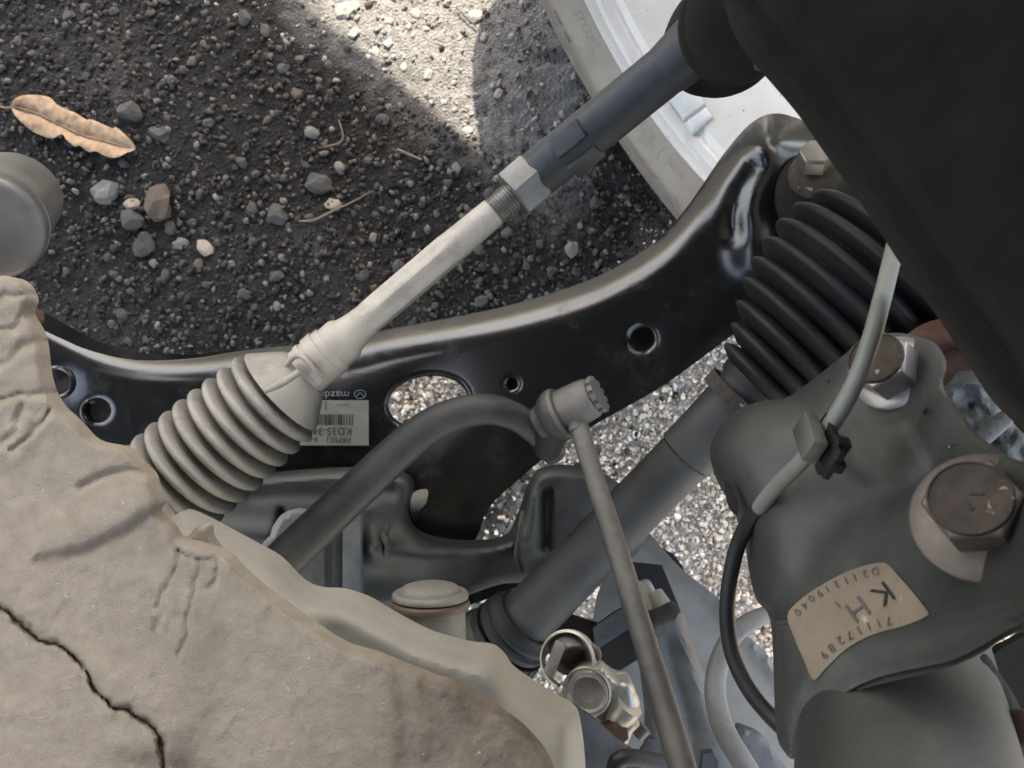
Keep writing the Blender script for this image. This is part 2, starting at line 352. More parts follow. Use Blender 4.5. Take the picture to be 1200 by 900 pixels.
# ---------------------------------------------------------------- ground
def hground(x, y):
    v = Vector((x, y, 0))
    return .0035*noise.fractal(v*9, 1, 2, 3)+.0030*noise.fractal(v*70+Vector((3, 1, 0)), .8, 2, 3)
fx = np.arange(-.86, .92, .0042); fy = np.arange(-.66, .68, .0042)
xs = np.concatenate(([-80, -20, -5, -2, -1.2], fx, [1.2, 2, 5, 20, 80])); ys = np.concatenate(([-80, -20, -5, -2, -1.0], fy, [1.0, 2, 5, 20, 80]))
nx, ny = len(xs), len(ys); GX, GY = np.meshgrid(xs, ys)
GZ = np.array([hground(x, y) if abs(x) < 1 and abs(y) < .9 else 0. for x, y in zip(GX.ravel(), GY.ravel())])
V = np.stack([GX.ravel(), GY.ravel(), GZ], 1)
ii = (np.arange(ny-1)[:, None]*nx+np.arange(nx-1)[None]).ravel()
me = bpy.data.meshes.new('ground'); me.from_pydata(V.tolist(), [], np.stack([ii, ii+1, ii+nx+1, ii+nx], 1).tolist()); me.update()
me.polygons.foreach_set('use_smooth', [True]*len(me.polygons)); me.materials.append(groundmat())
def sunpalef(x, y):
    a = np.clip(((y-.30)*.77+(x+.10)*.64)/.16+.5, 0, 1); a = a*np.clip(1-(x-.045)/.07, 0, 1)  # painted paleness stops where the wheel's shadow begins
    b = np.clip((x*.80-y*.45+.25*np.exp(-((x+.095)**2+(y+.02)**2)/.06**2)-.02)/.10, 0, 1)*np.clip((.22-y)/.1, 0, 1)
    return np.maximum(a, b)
at = me.attributes.new('pale', 'FLOAT', 'POINT'); at.data.foreach_set('value', sunpalef(V[:, 0], V[:, 1]))
at = me.attributes.new('lit_gravel', 'FLOAT', 'POINT'); at.data.foreach_set('value', np.clip((V[:, 0]*.80-V[:, 1]*.45+.25*np.exp(-((V[:, 0]+.095)**2+(V[:, 1]+.02)**2)/.06**2)-.02)/.10, 0, 1)*np.clip((.22-V[:, 1])/.1, 0, 1))
g = bpy.data.objects.new('ground', me); COL.objects.link(g); g['kind'] = 'structure'; g['label'] = 'dark dusty gritty ground under the car, painted paler where it looks sunlit'

# loose gravel: tens of thousands of crumbs nobody could count
def icos(sub=0):
    bm = bmesh.new(); bmesh.ops.create_icosphere(bm, subdivisions=sub+1, radius=1); v = np.array([w.co[:] for w in bm.verts]); f = np.array([[w.index for w in q.verts] for q in bm.faces]); bm.free(); return v, f
iv, if_ = icos(0)
def gravel(name, n, label, region, smin, smax, pal, powr=2.2):
    rng = np.random.default_rng(len(name))
    P2 = region(rng, n); n = len(P2)
    s = smin+(smax-smin)*rng.random(n)**powr
    sc = s[:, None]*(.6+.7*rng.random((n, 3))); sc[:, 2] *= .7
    q = rng.normal(size=(n, 4)); q /= np.linalg.norm(q, axis=1)[:, None]; w, x, y, z = q.T
    R = np.stack([1-2*(y*y+z*z), 2*(x*y-z*w), 2*(x*z+y*w), 2*(x*y+z*w), 1-2*(x*x+z*z), 2*(y*z-x*w), 2*(x*z-y*w), 2*(y*z+x*w), 1-2*(x*x+y*y)], 1).reshape(n, 3, 3)
    vv = (iv[None]*(1+.75*(rng.random((n, 12, 1))-.5))+.22*(rng.random((n, 12, 3))-.5))*sc[:, None, :]
    vv = np.einsum('nij,nkj->nki', R, vv)
    hz = np.array([hground(a, b) for a, b in P2])+s*.25
    vv += np.concatenate([P2, hz[:, None]], 1)[:, None, :]
    ff = (if_[None]+(np.arange(n)*12)[:, None, None]).reshape(-1, 3)
    me = bpy.data.meshes.new(name); me.vertices.add(n*12); me.vertices.foreach_set('co', vv.ravel())
    nf = len(ff); me.loops.add(nf*3); me.loops.foreach_set('vertex_index', ff.ravel()); me.polygons.add(nf); me.polygons.foreach_set('loop_start', np.arange(nf)*3); me.update(); me.validate()
    pal = np.array(pal); c = pal[rng.integers(0, len(pal), n)]*(.7+.6*rng.random((n, 1)))
    ca = me.color_attributes.new('tint', 'FLOAT_COLOR', 'POINT'); cc = np.concatenate([np.repeat(c, 12, 0), np.ones((n*12, 1))], 1); ca.data.foreach_set('color', cc.ravel())
    me.materials.append(stonemat(name+'_stone')); o = bpy.data.objects.new(name, me); COL.objects.link(o); o['kind'] = 'stuff'; o['label'] = label; o['category'] = 'gravel'
    return o
def lightzone(p): return p[:, 0]*.80-p[:, 1]*.45+.25*np.exp(-((p[:, 0]+.095)**2+(p[:, 1]+.02)**2)/.06**2)           # grows towards the lower right; blob pales the lit gravel under the arm hole
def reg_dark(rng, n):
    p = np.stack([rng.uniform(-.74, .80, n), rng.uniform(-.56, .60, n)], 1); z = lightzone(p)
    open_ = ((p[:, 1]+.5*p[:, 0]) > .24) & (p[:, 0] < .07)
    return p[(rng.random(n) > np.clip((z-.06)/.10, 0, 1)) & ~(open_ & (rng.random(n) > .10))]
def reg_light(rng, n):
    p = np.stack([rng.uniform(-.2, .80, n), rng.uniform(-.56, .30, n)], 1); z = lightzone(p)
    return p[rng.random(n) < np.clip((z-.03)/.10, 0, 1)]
gravel('pale_grit', 9000, 'dusty crumbs coloured paler on the sunlit ground', lambda r, n: (lambda p: p[((p[:, 1]+.5*p[:, 0]) > .24) & (p[:, 0] < .08)])(np.stack([r.uniform(-.74, .6, n), r.uniform(.1, .62, n)], 1)), .0008, .0042, [(.19, .185, .175), (.15, .145, .135), (.22, .215, .2), (.09, .087, .08)], 2.5)  # lit copy of the grit: paler palette inside the sunlit wedge
gravel('loose_grit', 66000, 'fine grit and crumbs coloured darker over the shaded ground', reg_dark, .0007, .0046, [(.025, .023, .021), (.04, .037, .033), (.065, .06, .053), (.02, .019, .018), (.05, .04, .031), (.03, .028, .025), (.11, .103, .093)], 2.3)  # shaded copy of the grit: darker palette outside the wedge
gravel('crushed_gravel', 70000, 'pale crushed gravel beyond the suspension arm', reg_light, .0009, .0038, [(.62, .53, .43), (.52, .45, .36), (.70, .62, .52), (.22, .19, .155), (.55, .45, .34), (.78, .71, .62)], 1.6)  # pale stone, palette raised further in place of sunlight

# pebbles one can tell apart
def pebble_mesh(i):
    v, f = icos(1); V = []
    for p in v:
        p = Vector(p); k = 1+.5*noise.noise(p*1.3+Vector((i*3.1, 0, 0)))+.12*noise.noise(p*3+Vector((0, i, 0))); V.append(Vector((p.x*k, p.y*k*.8, max(-.4, p.z*k*.6))))
    me = mesh('pebble', V, f.tolist(), None, smooth=True, sharp=9); return me
PB = [pebble_mesh(i) for i in range(7)]
PM = {k: stonemat('pebble_'+k, False, c) for k, c in dict(grey=(.13, .13, .12), dark=(.05, .05, .048), pale=(.22, .212, .197), brown=(.075, .061, .05), tan=(.27, .23, .18)).items()}
PB = {k: [] for k in PM}
for k in PM:
    for i in range(4):
        me = pebble_mesh(len(PB)+i*5+hash(k[0]) % 3*0+ord(k[0])); me.materials.append(PM[k]); PB[k].append(me)
def pebble(px, py, rpx, kind, label, group=None, name='pebble'):
    d = CAMZ-.004; c = P(px, py, d); r = rpx*d/F
    o = bpy.data.objects.new(name, random.choice(PB[kind])); COL.objects.link(o)
    o.location = (c.x, c.y, hground(c.x, c.y)+r*.18); o.scale = (r*1.05, r*1.0, r*.9); o.rotation_euler = (random.uniform(-.2, .2), random.uniform(-.2, .2), random.uniform(0, 6.28))
    o['label'] = label; o['category'] = 'stone'
    if group: o['group'] = group
    return o
pebble(123, 225, 17, 'grey', 'chunky grey stone with a pale tip below the dry leaf')
pebble(154, 239, 9, 'tan', 'small tan stone beside the chunky pale tipped stone')
pebble(187, 239, 20, 'brown', 'flat brownish stone, largest of the stones below the dry leaf')
pebble(187, 156, 13, 'dark', 'dark rounded stone just past the tip of the dry leaf')
pebble(153, 132, 14, 'dark', 'dark block of stone touching the top of the dry leaf')
pebble(155, 258, 14, 'dark', 'dark grey stone between the tan stone and the metal tube')
pebble(168, 286, 15, 'dark', 'large dark stone below the flat brownish stone')
pebble(239, 290, 11, 'tan', 'pointed pale tan stone in the middle of the dark grit')
pebble(209, 285, 9, 'grey', 'grey stone beside the pointed tan stone')
pebble(364, 154, 9, 'grey', 'mottled grey stone in the shade near the sunlit wedge')
pebble(670, 292, 10, 'grey', 'glassy grey stone near the black control arm')
pebble(390, 240, 9, 'tan', 'broken tan stone beside the dry twig')
pebble(372, 215, 16, 'dark', 'broad dark stone near the centre of the shaded ground')
pebble(325, 252, 13, 'dark', 'dark stone among grit below the broad dark stone')
pebble(404, 12, 11, 'pale', 'sunlit pale stone with a long shadow at the top edge')
pebble(557, 18, 8, 'pale', 'sunlit stone lying beside the thin black twig')
pebble(440, 60, 6, 'pale', 'small round sunlit stone beside the shade line')
pebble(502, 85, 6, 'pale', 'small sunlit stone in the middle of the bright wedge')
pebble(473, 76, 5, 'tan', 'tiny yellowish pebble in the bright wedge')
pebble(415, 38, 7, 'pale', 'sunlit stone by the crack at the top edge')
rp = random.Random(3); placed = []
for k in range(900):
    x, y = rp.uniform(0, 720), rp.uniform(0, 400)
    if len(placed) > 150: break
    if x > 620 and y < 200 or y > 410-.1*x+20 or any((x-a)**2+(y-b)**2 < 360 for a, b in placed) or (x < 170 and 105 < y < 190) or (x < 80 and y > 190): continue
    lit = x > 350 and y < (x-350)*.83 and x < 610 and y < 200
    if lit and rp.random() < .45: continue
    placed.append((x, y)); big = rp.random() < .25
    kd = 'pale' if lit else rp.choice(['dark', 'dark', 'grey', 'dark', 'dark', 'brown', 'dark'])  # light painted into stone colour: pale in the sunlit wedge, mostly dark outside
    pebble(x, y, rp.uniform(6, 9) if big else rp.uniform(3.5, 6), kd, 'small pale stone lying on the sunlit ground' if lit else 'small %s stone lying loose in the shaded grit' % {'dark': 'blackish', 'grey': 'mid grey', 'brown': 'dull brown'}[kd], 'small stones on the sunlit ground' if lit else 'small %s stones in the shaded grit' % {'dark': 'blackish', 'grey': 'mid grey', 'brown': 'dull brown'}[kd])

# leaf, twigs
def leaf():
    out = [(14, 120), (22, 113), (40, 111), (58, 114), (66, 122), (78, 128), (90, 133), (101, 140), (108, 140), (131, 150), (136, 149), (150, 161), (159, 174), (148, 179), (138, 184), (126, 184), (112, 177), (104, 178), (92, 170), (88, 172), (78, 164), (72, 157), (60, 162), (40, 155), (25, 143), (15, 131)]
    mid = [(10, 124), (45, 133), (90, 155), (130, 167), (157, 175)]
    def D(X, Y):
        e = segdist(X, Y, mid, False); ed = segdist(X, Y, out)
        return CAMZ-.010+feat(X, Y, mid, 4, .0022)-.00022*e*np.sin(e*.18+.4)-.0012*np.sin(X*.30-Y*.18)*np.clip(e/14, 0, 1)-.0035*np.exp(-(ed/5)**2)-.0003*np.sin((X+Y*.6)*.8+4*nz(X, Y, .05, 12))*np.clip(e/6, 0, 1)+.0012*nz(X, Y, .12, 11)
    return relief(out, D, step=2.4, thick=.0006, sm=3)
t = thing('leaf', 'dry curled brown leaf lying on the dark ground', 'leaf', P(85, 150, CAMZ))
part('blade', leaf(), M['leaf'], t, sharp=60)
part('midrib', tube([(16, 125, .789, .0010), (45, 134, .7905, .0010), (90, 156, .7905, .0008), (130, 168, .7905, .0006), (154, 174, .7895, .0003)], 8, 5), M['stem'], t)
part('stalk', tube([(-12, 118, .795, .0013), (4, 126, .791, .0011), (17, 125, .789, .001)], 8, 5), M['stem'], t)
def twig(pts, label, m='stem'):
    solo('twig', tube([(x, y, CAMZ-.006, r) for x, y, r in pts], 8, 4), M[m], label, 'twig')
twig([(350, 259, .0008), (368, 258, .0014), (392, 246, .0013), (410, 238, .0009), (432, 226, .0006)], 'dry brown twig lying beside the broken tan stone')
twig([(466, 175, .0012), (480, 181, .0013), (494, 187, .0009)], 'short pale twig in the shade below the sunlit wedge')
twig([(534, 8, .0007), (548, 22, .0008), (558, 31, .0008)], 'thin black twig on the sunlit ground', 'ink')
twig([(380, 172, .0006), (396, 168, .0008), (402, 160, .0008), (397, 140, .0006)], 'bent thin twig beside the mottled grey stone')

# ---------------------------------------------------------------- unseen car body panels, added and shaped to block sun and sky
t = thing('bodywork_blockers', 'unseen dark car panels added to block sun and sky light', 'car body', (0, 0, 0))
def sheet(G, zf, th=.012):
    V = []
    for gx, gy in G:
        z = zf(gx, gy); V.append(Vector((gx, gy, 0))+sdir*(z/sdir.z))
    n = len(V); V2 = [v+Vector((0, 0, th)) for v in V]
    return V+V2, [tuple(range(n))[::-1], tuple(range(n, 2*n))]+[(i, (i+1) % n, (i+1) % n+n, i+n) for i in range(n)]
part('bonnet_blocker', sheet([(-1.25, 1.26), (-.230, .414), (-.009, .230), (.56, -.243), (.50, -.62), (-1.2, -.70)], lambda x, y: 1.02-.6*((x+.009)*.64+(y-.23)*.77)), M['body'], t, smooth=False)  # unseen sheet shaped so its shadow edge bounds the sunlit wedge
wing_blocker = [(-.26, -.74, 1.0), (-.30, .10, 1.0), (-.06, .50, 1.02), (.42, .42, 1.0), (.50, .0, .98), (.46, -.5, .98), (.30, -.76, .98)]
V = [Vector(p) for p in wing_blocker]; n = len(V); V += [v+Vector((0, 0, .012)) for v in V[:n]]
part('wing_blocker', (V, [tuple(range(n))[::-1], tuple(range(n, 2*n))]+[(i, (i+1) % n, (i+1) % n+n, i+n) for i in range(n)]), M['body'], t, smooth=False)  # unseen panel stretched overhead to shut out sky light

bh = [(-.9, -.62), (.2, -.72), (1.0, -.5)]
V = [Vector(p) for p in ((-1.4, -.75, 1.12), (-.66, -.75, 1.12), (-.62, .10, 1.12), (-.70, .62, 1.12), (-1.4, .75, 1.12))]; n = len(V); V += [v+Vector((0, 0, .012)) for v in V[:n]]
part('cowl_blocker', (V, [tuple(range(n))[::-1], tuple(range(n, 2*n))]+[(i, (i+1) % n, (i+1) % n+n, i+n) for i in range(n)]), M['body'], t, smooth=False)  # unseen panel added to narrow the sky opening on the left
for nm, a, b, z0, z1 in (('bulkhead_blocker', (-.8, -.66), (.30, -.74), .45, 1.25),):
    a, b = Vector((*a, 0)), Vector((*b, 0)); nn = (b-a).cross(Vector((0, 0, 1))).normalized()
    part(nm, box((a+b)/2+Vector((0, 0, (z0+z1)/2)), b-a, nn, (0, 0, 1), (b-a).length/2, .008, (z1-z0)/2), M['body'], t, smooth=False)  # unseen wall added to block light from the bottom side

# ---------------------------------------------------------------- wheel
U, Wd = Vector((.84, .54, 0)).normalized(), Vector((.54, -.84, 0)).normalized()
WR = .335; RL = .228
ucam, scam = .248, -.165                       # inner rim lip distance outboard, wheel centre along the car
WC = U*ucam+Wd*scam+Vector((0, 0, WR))         # centre of the inner lip plane
t = thing('wheel_assembly', 'silver alloy wheel with dusty black tyre, seen from its inner side', 'wheel', WC-Vector((0, 0, WR)))
# lathe axis along U
tp = [(.006, .2235), (.001, .232), (-.003, .240), (-.012, .252), (-.0135, .2555), (-.0185, .262), (-.021, .272), (-.021, .284), (-.0205, .2845), (-.0205, .300), (-.016, .3035), (-.016, .3065), (-.010, .316), (.002, .326), (.02, .332), (.05, .335), (.10, .336), (.15, .335), (.18, .332), (.198, .324), (.212, .305), (.216, .28), (.208, .252), (.195, .236), (.19, .2235)]
part('tyre', lathe(WC, U, tp, 180, closed=True), M['tyre'], t, sharp=28)
groove = []
for k in range(4):
    a0 = .045+k*.034; groove.append(lathe(WC, U, [(a0, .3340), (a0, .3363), (a0+.003, .3375), (a0+.022, .3375), (a0+.025, .3363), (a0+.025, .334)], 120, closed=True))
part('tread_rib', join(*groove), M['tyretxt'], t)
rpf = [(-.0015, .2305), (-.004, .2295), (-.004, .2265), (-.001, .2255), (.003, .2245), (.005, .2185), (.012, .2165), (.017, .2175), (.019, .2155), (.022, .2125), (.06, .2085), (.09, .203), (.12, .199), (.155, .198), (.17, .207), (.19, .212), (.196, .229), (.199, .229), (.199, .224), (.19, .2165)]
rim = part('rim', lathe(WC, U, rpf+[(.19, .2185), (.17, .2125), (.155, .2015), (.12, .2025), (.06, .2115), (.02, .2195), (.005, .2225), (.001, .2285)], 180, closed=True), M['alloy'], t, sharp=25)
part('hub', lathe(WC, U, [(.13, .0), (.13, .055), (.17, .07), (.18, .06), (.18, .0)], 48), M['alloy'], rim)
x_, y_, z_ = frame(U)
for k in range(10):
    a = 2*math.pi*k/10; r = x_*math.cos(a)+y_*math.sin(a); tt = U.cross(r)
    part('spoke', box(WC+U*.165+r*.13, r, tt, U, .078, .013, .01, .004), M['alloy'], rim)
# ray through a photo pixel -> position on a cylinder about the wheel axis (axial, angle, radius)
def oncyl(px, py, R):
    o = Vector((0, 0, CAMZ)); dr = (P(px, py, 1)-o); oc = o-WC
    dp = dr-U*dr.dot(U); op = oc-U*oc.dot(U); a = dp.dot(dp); b = 2*dp.dot(op); c = op.dot(op)-R*R
    t2 = (-b+math.sqrt(b*b-4*a*c))/(2*a); q = o+dr*t2-WC; return q.dot(U), q-U*q.dot(U)
def weight(corners):
    Vt, Fc = [], []; n = 6
    for lay in (0, 1):
        for i in range(n+1):
            for j in range(n+1):
                u, v = i/n, j/n; ins = .0 if lay == 0 else .06
                u2, v2 = ins+(1-2*ins)*u, ins+(1-2*ins)*v
                c = [(1-u2)*(1-v2), u2*(1-v2), u2*v2, (1-u2)*v2]
                x = sum(a*b[0] for a, b in zip(c, corners)); y = sum(a*b[1] for a, b in zip(c, corners))
                a, rr = oncyl(x, y, .207); th = .0005 if lay == 0 else .0042
                cr = min(u, 1-u, v, 1-v)
                rad = .2125-(a-.022)*.105
                Vt.append(WC+U*a+rr.normalized()*(rad-th+(.001 if lay and cr < .05 else 0)))
    m = n+1
    for i in range(n):
        for j in range(n): q = m*m+i*m+j; Fc.append((q, q+1, q+m+1, q+m))
    bd = [(i*m) for i in range(m)]+[n*m+j for j in range(1, m)]+[i*m+n for i in range(n-1, -1, -1)]+[j for j in range(n-1, 0, -1)]
    for a, b in zip(bd, bd[1:]+bd[:1]): Fc.append((a, b, b+m*m, a+m*m))
    return Vt, Fc
part('balance_weight', weight([(784, 112), (810, 93), (828, 121), (802, 138)]), M['weight'], t, 'larger upper of the two square stick-on weights')
part('balance_weight', weight([(803, 140), (829, 123), (836, 136), (811, 155)]), M['weight'], t, 'shorter lower of the two square stick-on weights')
# lettering raised on the tyre wall: mapped on angle and radius
def sidewall(s, size, px, py, rad, axial, flip=1, w=1):
    V, Fc = textvf(s, size); a, rr = oncyl(px, py, rad); e = rr.normalized(); tt = Wd if rr.z < 0 else Wd
    th0 = math.atan2(e.dot(Wd), -e.z)
    out = []
    for lift in (-.0012, .0002):
        for v in V:
            th = th0+v.x*w/rad; r = rad-v.y; ax = np.interp(r, [.240, .252, .2555, .262, .272, .284, .300, .3065], [-.003, -.012, -.0135, -.0185, -.021, -.021, -.0205, -.016])
            out.append(WC+U*(ax-lift)+(Wd*math.sin(th)-Vector((0, 0, 1))*math.cos(th))*r)
    n = len(V); cnt = set()
    for f in Fc:
        for a_, b_ in zip(f, f[1:]+f[:1]): cnt.add((a_, b_))
    side = [(a_, b_, b_+n, a_+n) for a_, b_ in cnt if (b_, a_) not in cnt]
    return out, [tuple(i+n for i in f) for f in Fc]+side
for txt, sz, px, py, rad in (('96EDA', .0085, 795, 195, .2475), ('GXCOR', .0105, 766, 140, .2475), ('SYXRMZ', .0105, 697, 30, .2475), ('(', .016, 783, 172, .2475), ('Y', .010, 791, 236, .268)):
    part('lettering', sidewall(txt, sz, px, py, rad, 0), M['tyretxt'], t)
for (xa, ya), (xb, yb) in (((742, 168), (770, 208)), ((650, 12), (662, 26)), ((667, 33), (676, 44))):
    Vt = []; Ft = []
    for q, (x, y) in enumerate(((xa, ya), ((xa+xb)/2, (ya+yb)/2), (xb, yb))):
        for rr_ in (.268, .2705):
            a, e = oncyl(x, y, rr_); e = e.normalized()
            for ax in (-.0195, -.0222): Vt.append(WC+U*ax+e*rr_)
    for q in (0, 1):
        b_ = q*4; Ft += [(b_, b_+1, b_+5, b_+4), (b_+1, b_+3, b_+7, b_+5), (b_+3, b_+2, b_+6, b_+7)]
    part('moulded_line', (Vt, Ft), M['tyretxt'], t)

# ---------------------------------------------------------------- control arm
arm_out = [(-60, 352), (0, 358), (36, 364), (50, 366), (75, 380), (112, 399), (162, 413), (222, 415), (275, 410), (340, 405), (400, 399), (450, 387), (520, 374), (600, 357), (678, 333), (730, 309), (772, 280), (802, 247), (826, 213), (850, 178), (878, 146), (905, 133), (936, 139), (985, 160), (1040, 200), (1060, 260), (1020, 310), (960, 345), (905, 362), (862, 390), (800, 436), (762, 461), (712, 489), (688, 503), (655, 523), (610, 560), (572, 596), (548, 640), (470, 640), (420, 600), (330, 570), (200, 545), (100, 525), (-60, 500)]
def ell(cx, cy, a, b, rot=0, n=14):
    r = math.radians(rot); return [(cx+a*math.cos(2*math.pi*k/n)*math.cos(r)-b*math.sin(2*math.pi*k/n)*math.sin(r), cy+a*math.cos(2*math.pi*k/n)*math.sin(r)+b*math.sin(2*math.pi*k/n)*math.cos(r)) for k in range(n)]
def Darm(X, Y):
    d = .555-.00005*(X-500)+0*Y
    d = d+feat(X, Y, [(884, 196), (868, 222), (860, 250), (860, 270)], 13, .0055)            # pressed groove
    d = d+feat(X, Y, [(900, 180), (880, 240), (890, 300), (930, 330)], 34, -.012)
    d = d+feat(X, Y, [(70, 450), (69, 449)], 24, .004)
    d = d+.004*np.exp(-((X-752)**2+(Y-397)**2)/900.)+.002*np.exp(-((X-500)**2+(Y-470)**2)/3000.)
    return d
def armroll(X, Y): return np.where(Y > np.interp(X, [0, 300, 600, 750, 850, 950, 1000], [450, 490, 450, 390, 300, 200, 150]), .10, 1.)
t = thing('control_arm', 'long glossy black pressed steel suspension arm curving across the picture', 'suspension arm', P(500, 470, .60))
armp = part('pressing', relief(arm_out, Darm, [ell(501, 471, 47, 30, -8), ell(752, 397, 13, 13), ell(114, 481, 14, 13), ell(600, 450, 5, 5)], step=6, thick=.004, roll=(42, .019), rollw=armroll, holeroll=(9, .004)), M['blackpaint'], t)
part('flange', relief(arm_out, lambda X, Y: .583+0*X, [ell(499, 470, 49, 31, -8)], step=14, thick=.003), M['blackpaint'], t)
part('hole_wall', lathe(P(499, 471, .586), (0, 0, 1), [(0, .0312), (.030, .0312), (.030, .0325), (0, .0325)], 40, closed=True, wob=lambda a, r, th: (r*(1+.0*math.cos(th)), a)), M['darkhole'], armp) if False else None
part('bushing_sleeve', lathe(P(70, 448, .556), (0, 0, 1), [(0, .0125), (.003, .0125), (.004, .011), (.003, .0095), (-.006, .009), (-.006, 0)], 32), M['blackpaint'], t)
part('mounting_nut', bev(hexp(P(44, 378, .55), (-.5, .3, .8), .010, .008), .001), M['rust'], t)
part('gravel_hidden_edge', box(P(0, 0, 1), (1, 0, 0), (0, 1, 0), (0, 0, 1), 0, 0, 0), None, t) if False else None
# ball joint bolt with flange
bj = part('ball_joint_bolt', bev(hexp(P(955, 192, .49), (-.25, .45, .85), .0115, .012, .3), .001), M['thread'], t)
part('bolt_washer', lathe(P(958, 203, .498), (-.25, .45, .85), sprof([(-.006, 0), (-.006, .016), (0, .0185), (.004, .017), (.007, .0125), (.008, 0)], 3), 32), M['bolttop'], bj)
part('ball_joint_boss', lathe(P(968, 225, .52), (-.1, .2, 1), sprof([(-.02, .034), (0, .034), (.008, .027), (.014, .016), (.016, 0)], 4), 40), M['knuckle'], t)
part('arm_clamp', lathe(P(948, 180, .505), (.6, .5, .6), [(0, .0175), (.003, .0175), (.003, .0160), (0, .0160)], 40, closed=True, a0=2.0, a1=4.6), M['bolttop'], t)
# part label, printed upside down in the photo
Dl = .5490
def lab(x0, y0, x1, y1, d, nx_=6):
    V = [P(x0+(x1-x0)*i/nx_, y, d) for y in (y0, y1) for i in range(nx_+1)]
    n = nx_+1; Vb = [v-Vector((0, 0, .0004)) for v in V]
    return V+Vb, [(i, i+1, i+1+n, i+n) for i in range(nx_)]+[(0, n, 3*n, 2*n), (n-1, 2*n-1, 4*n-1, 3*n-1)]+[(i, i+1, i+1+2*n, i+2*n) for i in range(nx_)]+[(n+i, n+i+1, i+1+3*n, i+3*n) for i in range(nx_)]
la = part('paper_label', lab(318, 469, 432, 522, Dl), M['label'], t, 'faded parts label with bar code on the black arm')
mp_ = .549/F
def ink(txt, size_px, cx, cy, par, m, ang=math.pi, d=Dl-.0005, w=1):
    V, Fc = textvf(txt, size_px*mp_); c = P(cx, cy, d); ca, sa = math.cos(ang), math.sin(ang)
    return part('lettering', ([c+Vector((v.x*w*ca-v.y*sa, v.x*w*sa+v.y*ca, 0)) for v in V], Fc), m, par, smooth=False)
ink('KD35-34-300', 12.5, 378, 505, la, M['ink'], w=1.0)
ink('ARM(L)', 9.5, 397, 515.5, la, M['ink'], w=.95)
ink('9-R', 9.5, 366, 514, la, M['ink'])
ink('1', 15, 382, 475.5, la, M['ink'], w=.8)
ink('JAPAN', 5.5, 401, 474.5, la, M['inkfade'])
bars = []; x = 413.5; rr = random.Random(5)
while x > 330:
    w_ = rr.choice([.7, .7, 1.3, 2.0]); a, b = P(x, 485.5, Dl-.0005), P(x-w_, 498, Dl-.0005)
    bars.append(([Vector((a.x, a.y, a.z)), Vector((b.x, a.y, a.z)), Vector((b.x, b.y, a.z)), Vector((a.x, b.y, a.z))], [(0, 1, 2, 3)])); x -= w_+rr.choice([.7, 1.0, 1.6])
part('bar_code', join(*bars), M['ink'], la, smooth=False)
wm = ink('mazda', 12, 392, 462.3, t, M['inkblue'], d=Dl-.0002, w=1.15); wm.name = 'wordmark'; wm['label'] = 'pale blue printed wordmark above the parts label'
def ringflat(cx, cy, a, b, w, d, a0=0, a1=360, n=28):
    V = []
    for k in range(n+1):
        th = math.radians(a0+(a1-a0)*k/n)
        for q in (0, w): V.append(P(cx+(a-q)*math.cos(th), cy+(b-q)*math.sin(th), d))
    return V, [(2*i, 2*i+1, 2*i+3, 2*i+2) for i in range(n)]
def stroke(pts, w, d):
    V = []
    for i, (x, y) in enumerate(pts):
        a, b = pts[max(0, i-1)], pts[min(len(pts)-1, i+1)]; L = math.hypot(b[0]-a[0], b[1]-a[1]); nx2, ny2 = -(b[1]-a[1])/L, (b[0]-a[0])/L
        V += [P(x+nx2*w/2, y+ny2*w/2, d), P(x-nx2*w/2, y-ny2*w/2, d)]
    return V, [(2*i, 2*i+1, 2*i+3, 2*i+2) for i in range(len(pts)-1)]
lg = join(ringflat(422, 462, 7.2, 5.6, 1.1, Dl-.0002), stroke([(415.5, 464.5), (418.5, 463.8), (420.5, 461.2), (422, 460.2), (423.5, 461.2), (425.5, 463.8), (428.5, 464.5)], 1.1, Dl-.0002))
part('emblem', lg, M['inkblue'], t, 'small round printed emblem beside the wordmark', smooth=False)

# ---------------------------------------------------------------- crossmember behind
cm_out = [(215, 575), (260, 562), (330, 553), (400, 548), (440, 550), (478, 556), (484, 575), (478, 600), (490, 622), (520, 632), (560, 634), (592, 628), (606, 604), (618, 570), (632, 550), (660, 545), (700, 552), (732, 572), (760, 610), (745, 650), (690, 676), (640, 684), (590, 684), (540, 700), (480, 712), (440, 720), (380, 740), (240, 740)]
def Dcm(X, Y):
    d = .525+0*X
    d = d-feat(X, Y, [(440, 645), (500, 652), (560, 650), (600, 640)], 20, .018)              # tubular rail
    d = d+feat(X, Y, [(606, 580), (604, 625)], 7, .007)+feat(X, Y, [(641, 578), (639, 640)], 8, .008)-feat(X, Y, [(626, 580), (624, 640)], 8, .003)
    d = d-feat(X, Y, [(432, 600), (440, 640)], 20, .01)+feat(X, Y, [(455, 625), (452, 645)], 4, .002)
    d = d+feat(X, Y, [(300, 580), (460, 575)], 10, .004)-feat(X, Y, [(250, 625), (330, 630)], 18, .010)+feat(X, Y, [(320, 640), (330, 600)], 5, .006)
    return d
t = thing('crossmember', 'dusty dark grey welded subframe with a tubular rail behind the bars', 'subframe', P(520, 650, .60))
part('pressing', relief(cm_out, Dcm, step=3.2, thick=.004, roll=(16, .014)), M['crossm'], t)
part('dark_backing', relief([(200, 640), (450, 640), (600, 640), (700, 640), (690, 665), (655, 676), (600, 690), (560, 706), (470, 735), (440, 800), (240, 800)], lambda X, Y: .575+0*X, step=14, thick=.004), M['blackpaint'], t)  # dark backing sheet in place of the darkness below the pressing
part('weld_seam', tube([(455, 615, .508, .0022), (450, 628, .505, .0026), (455, 640, .500, .0024), (452, 652, .503, .002)], 10, 4), M['crossm'], t)
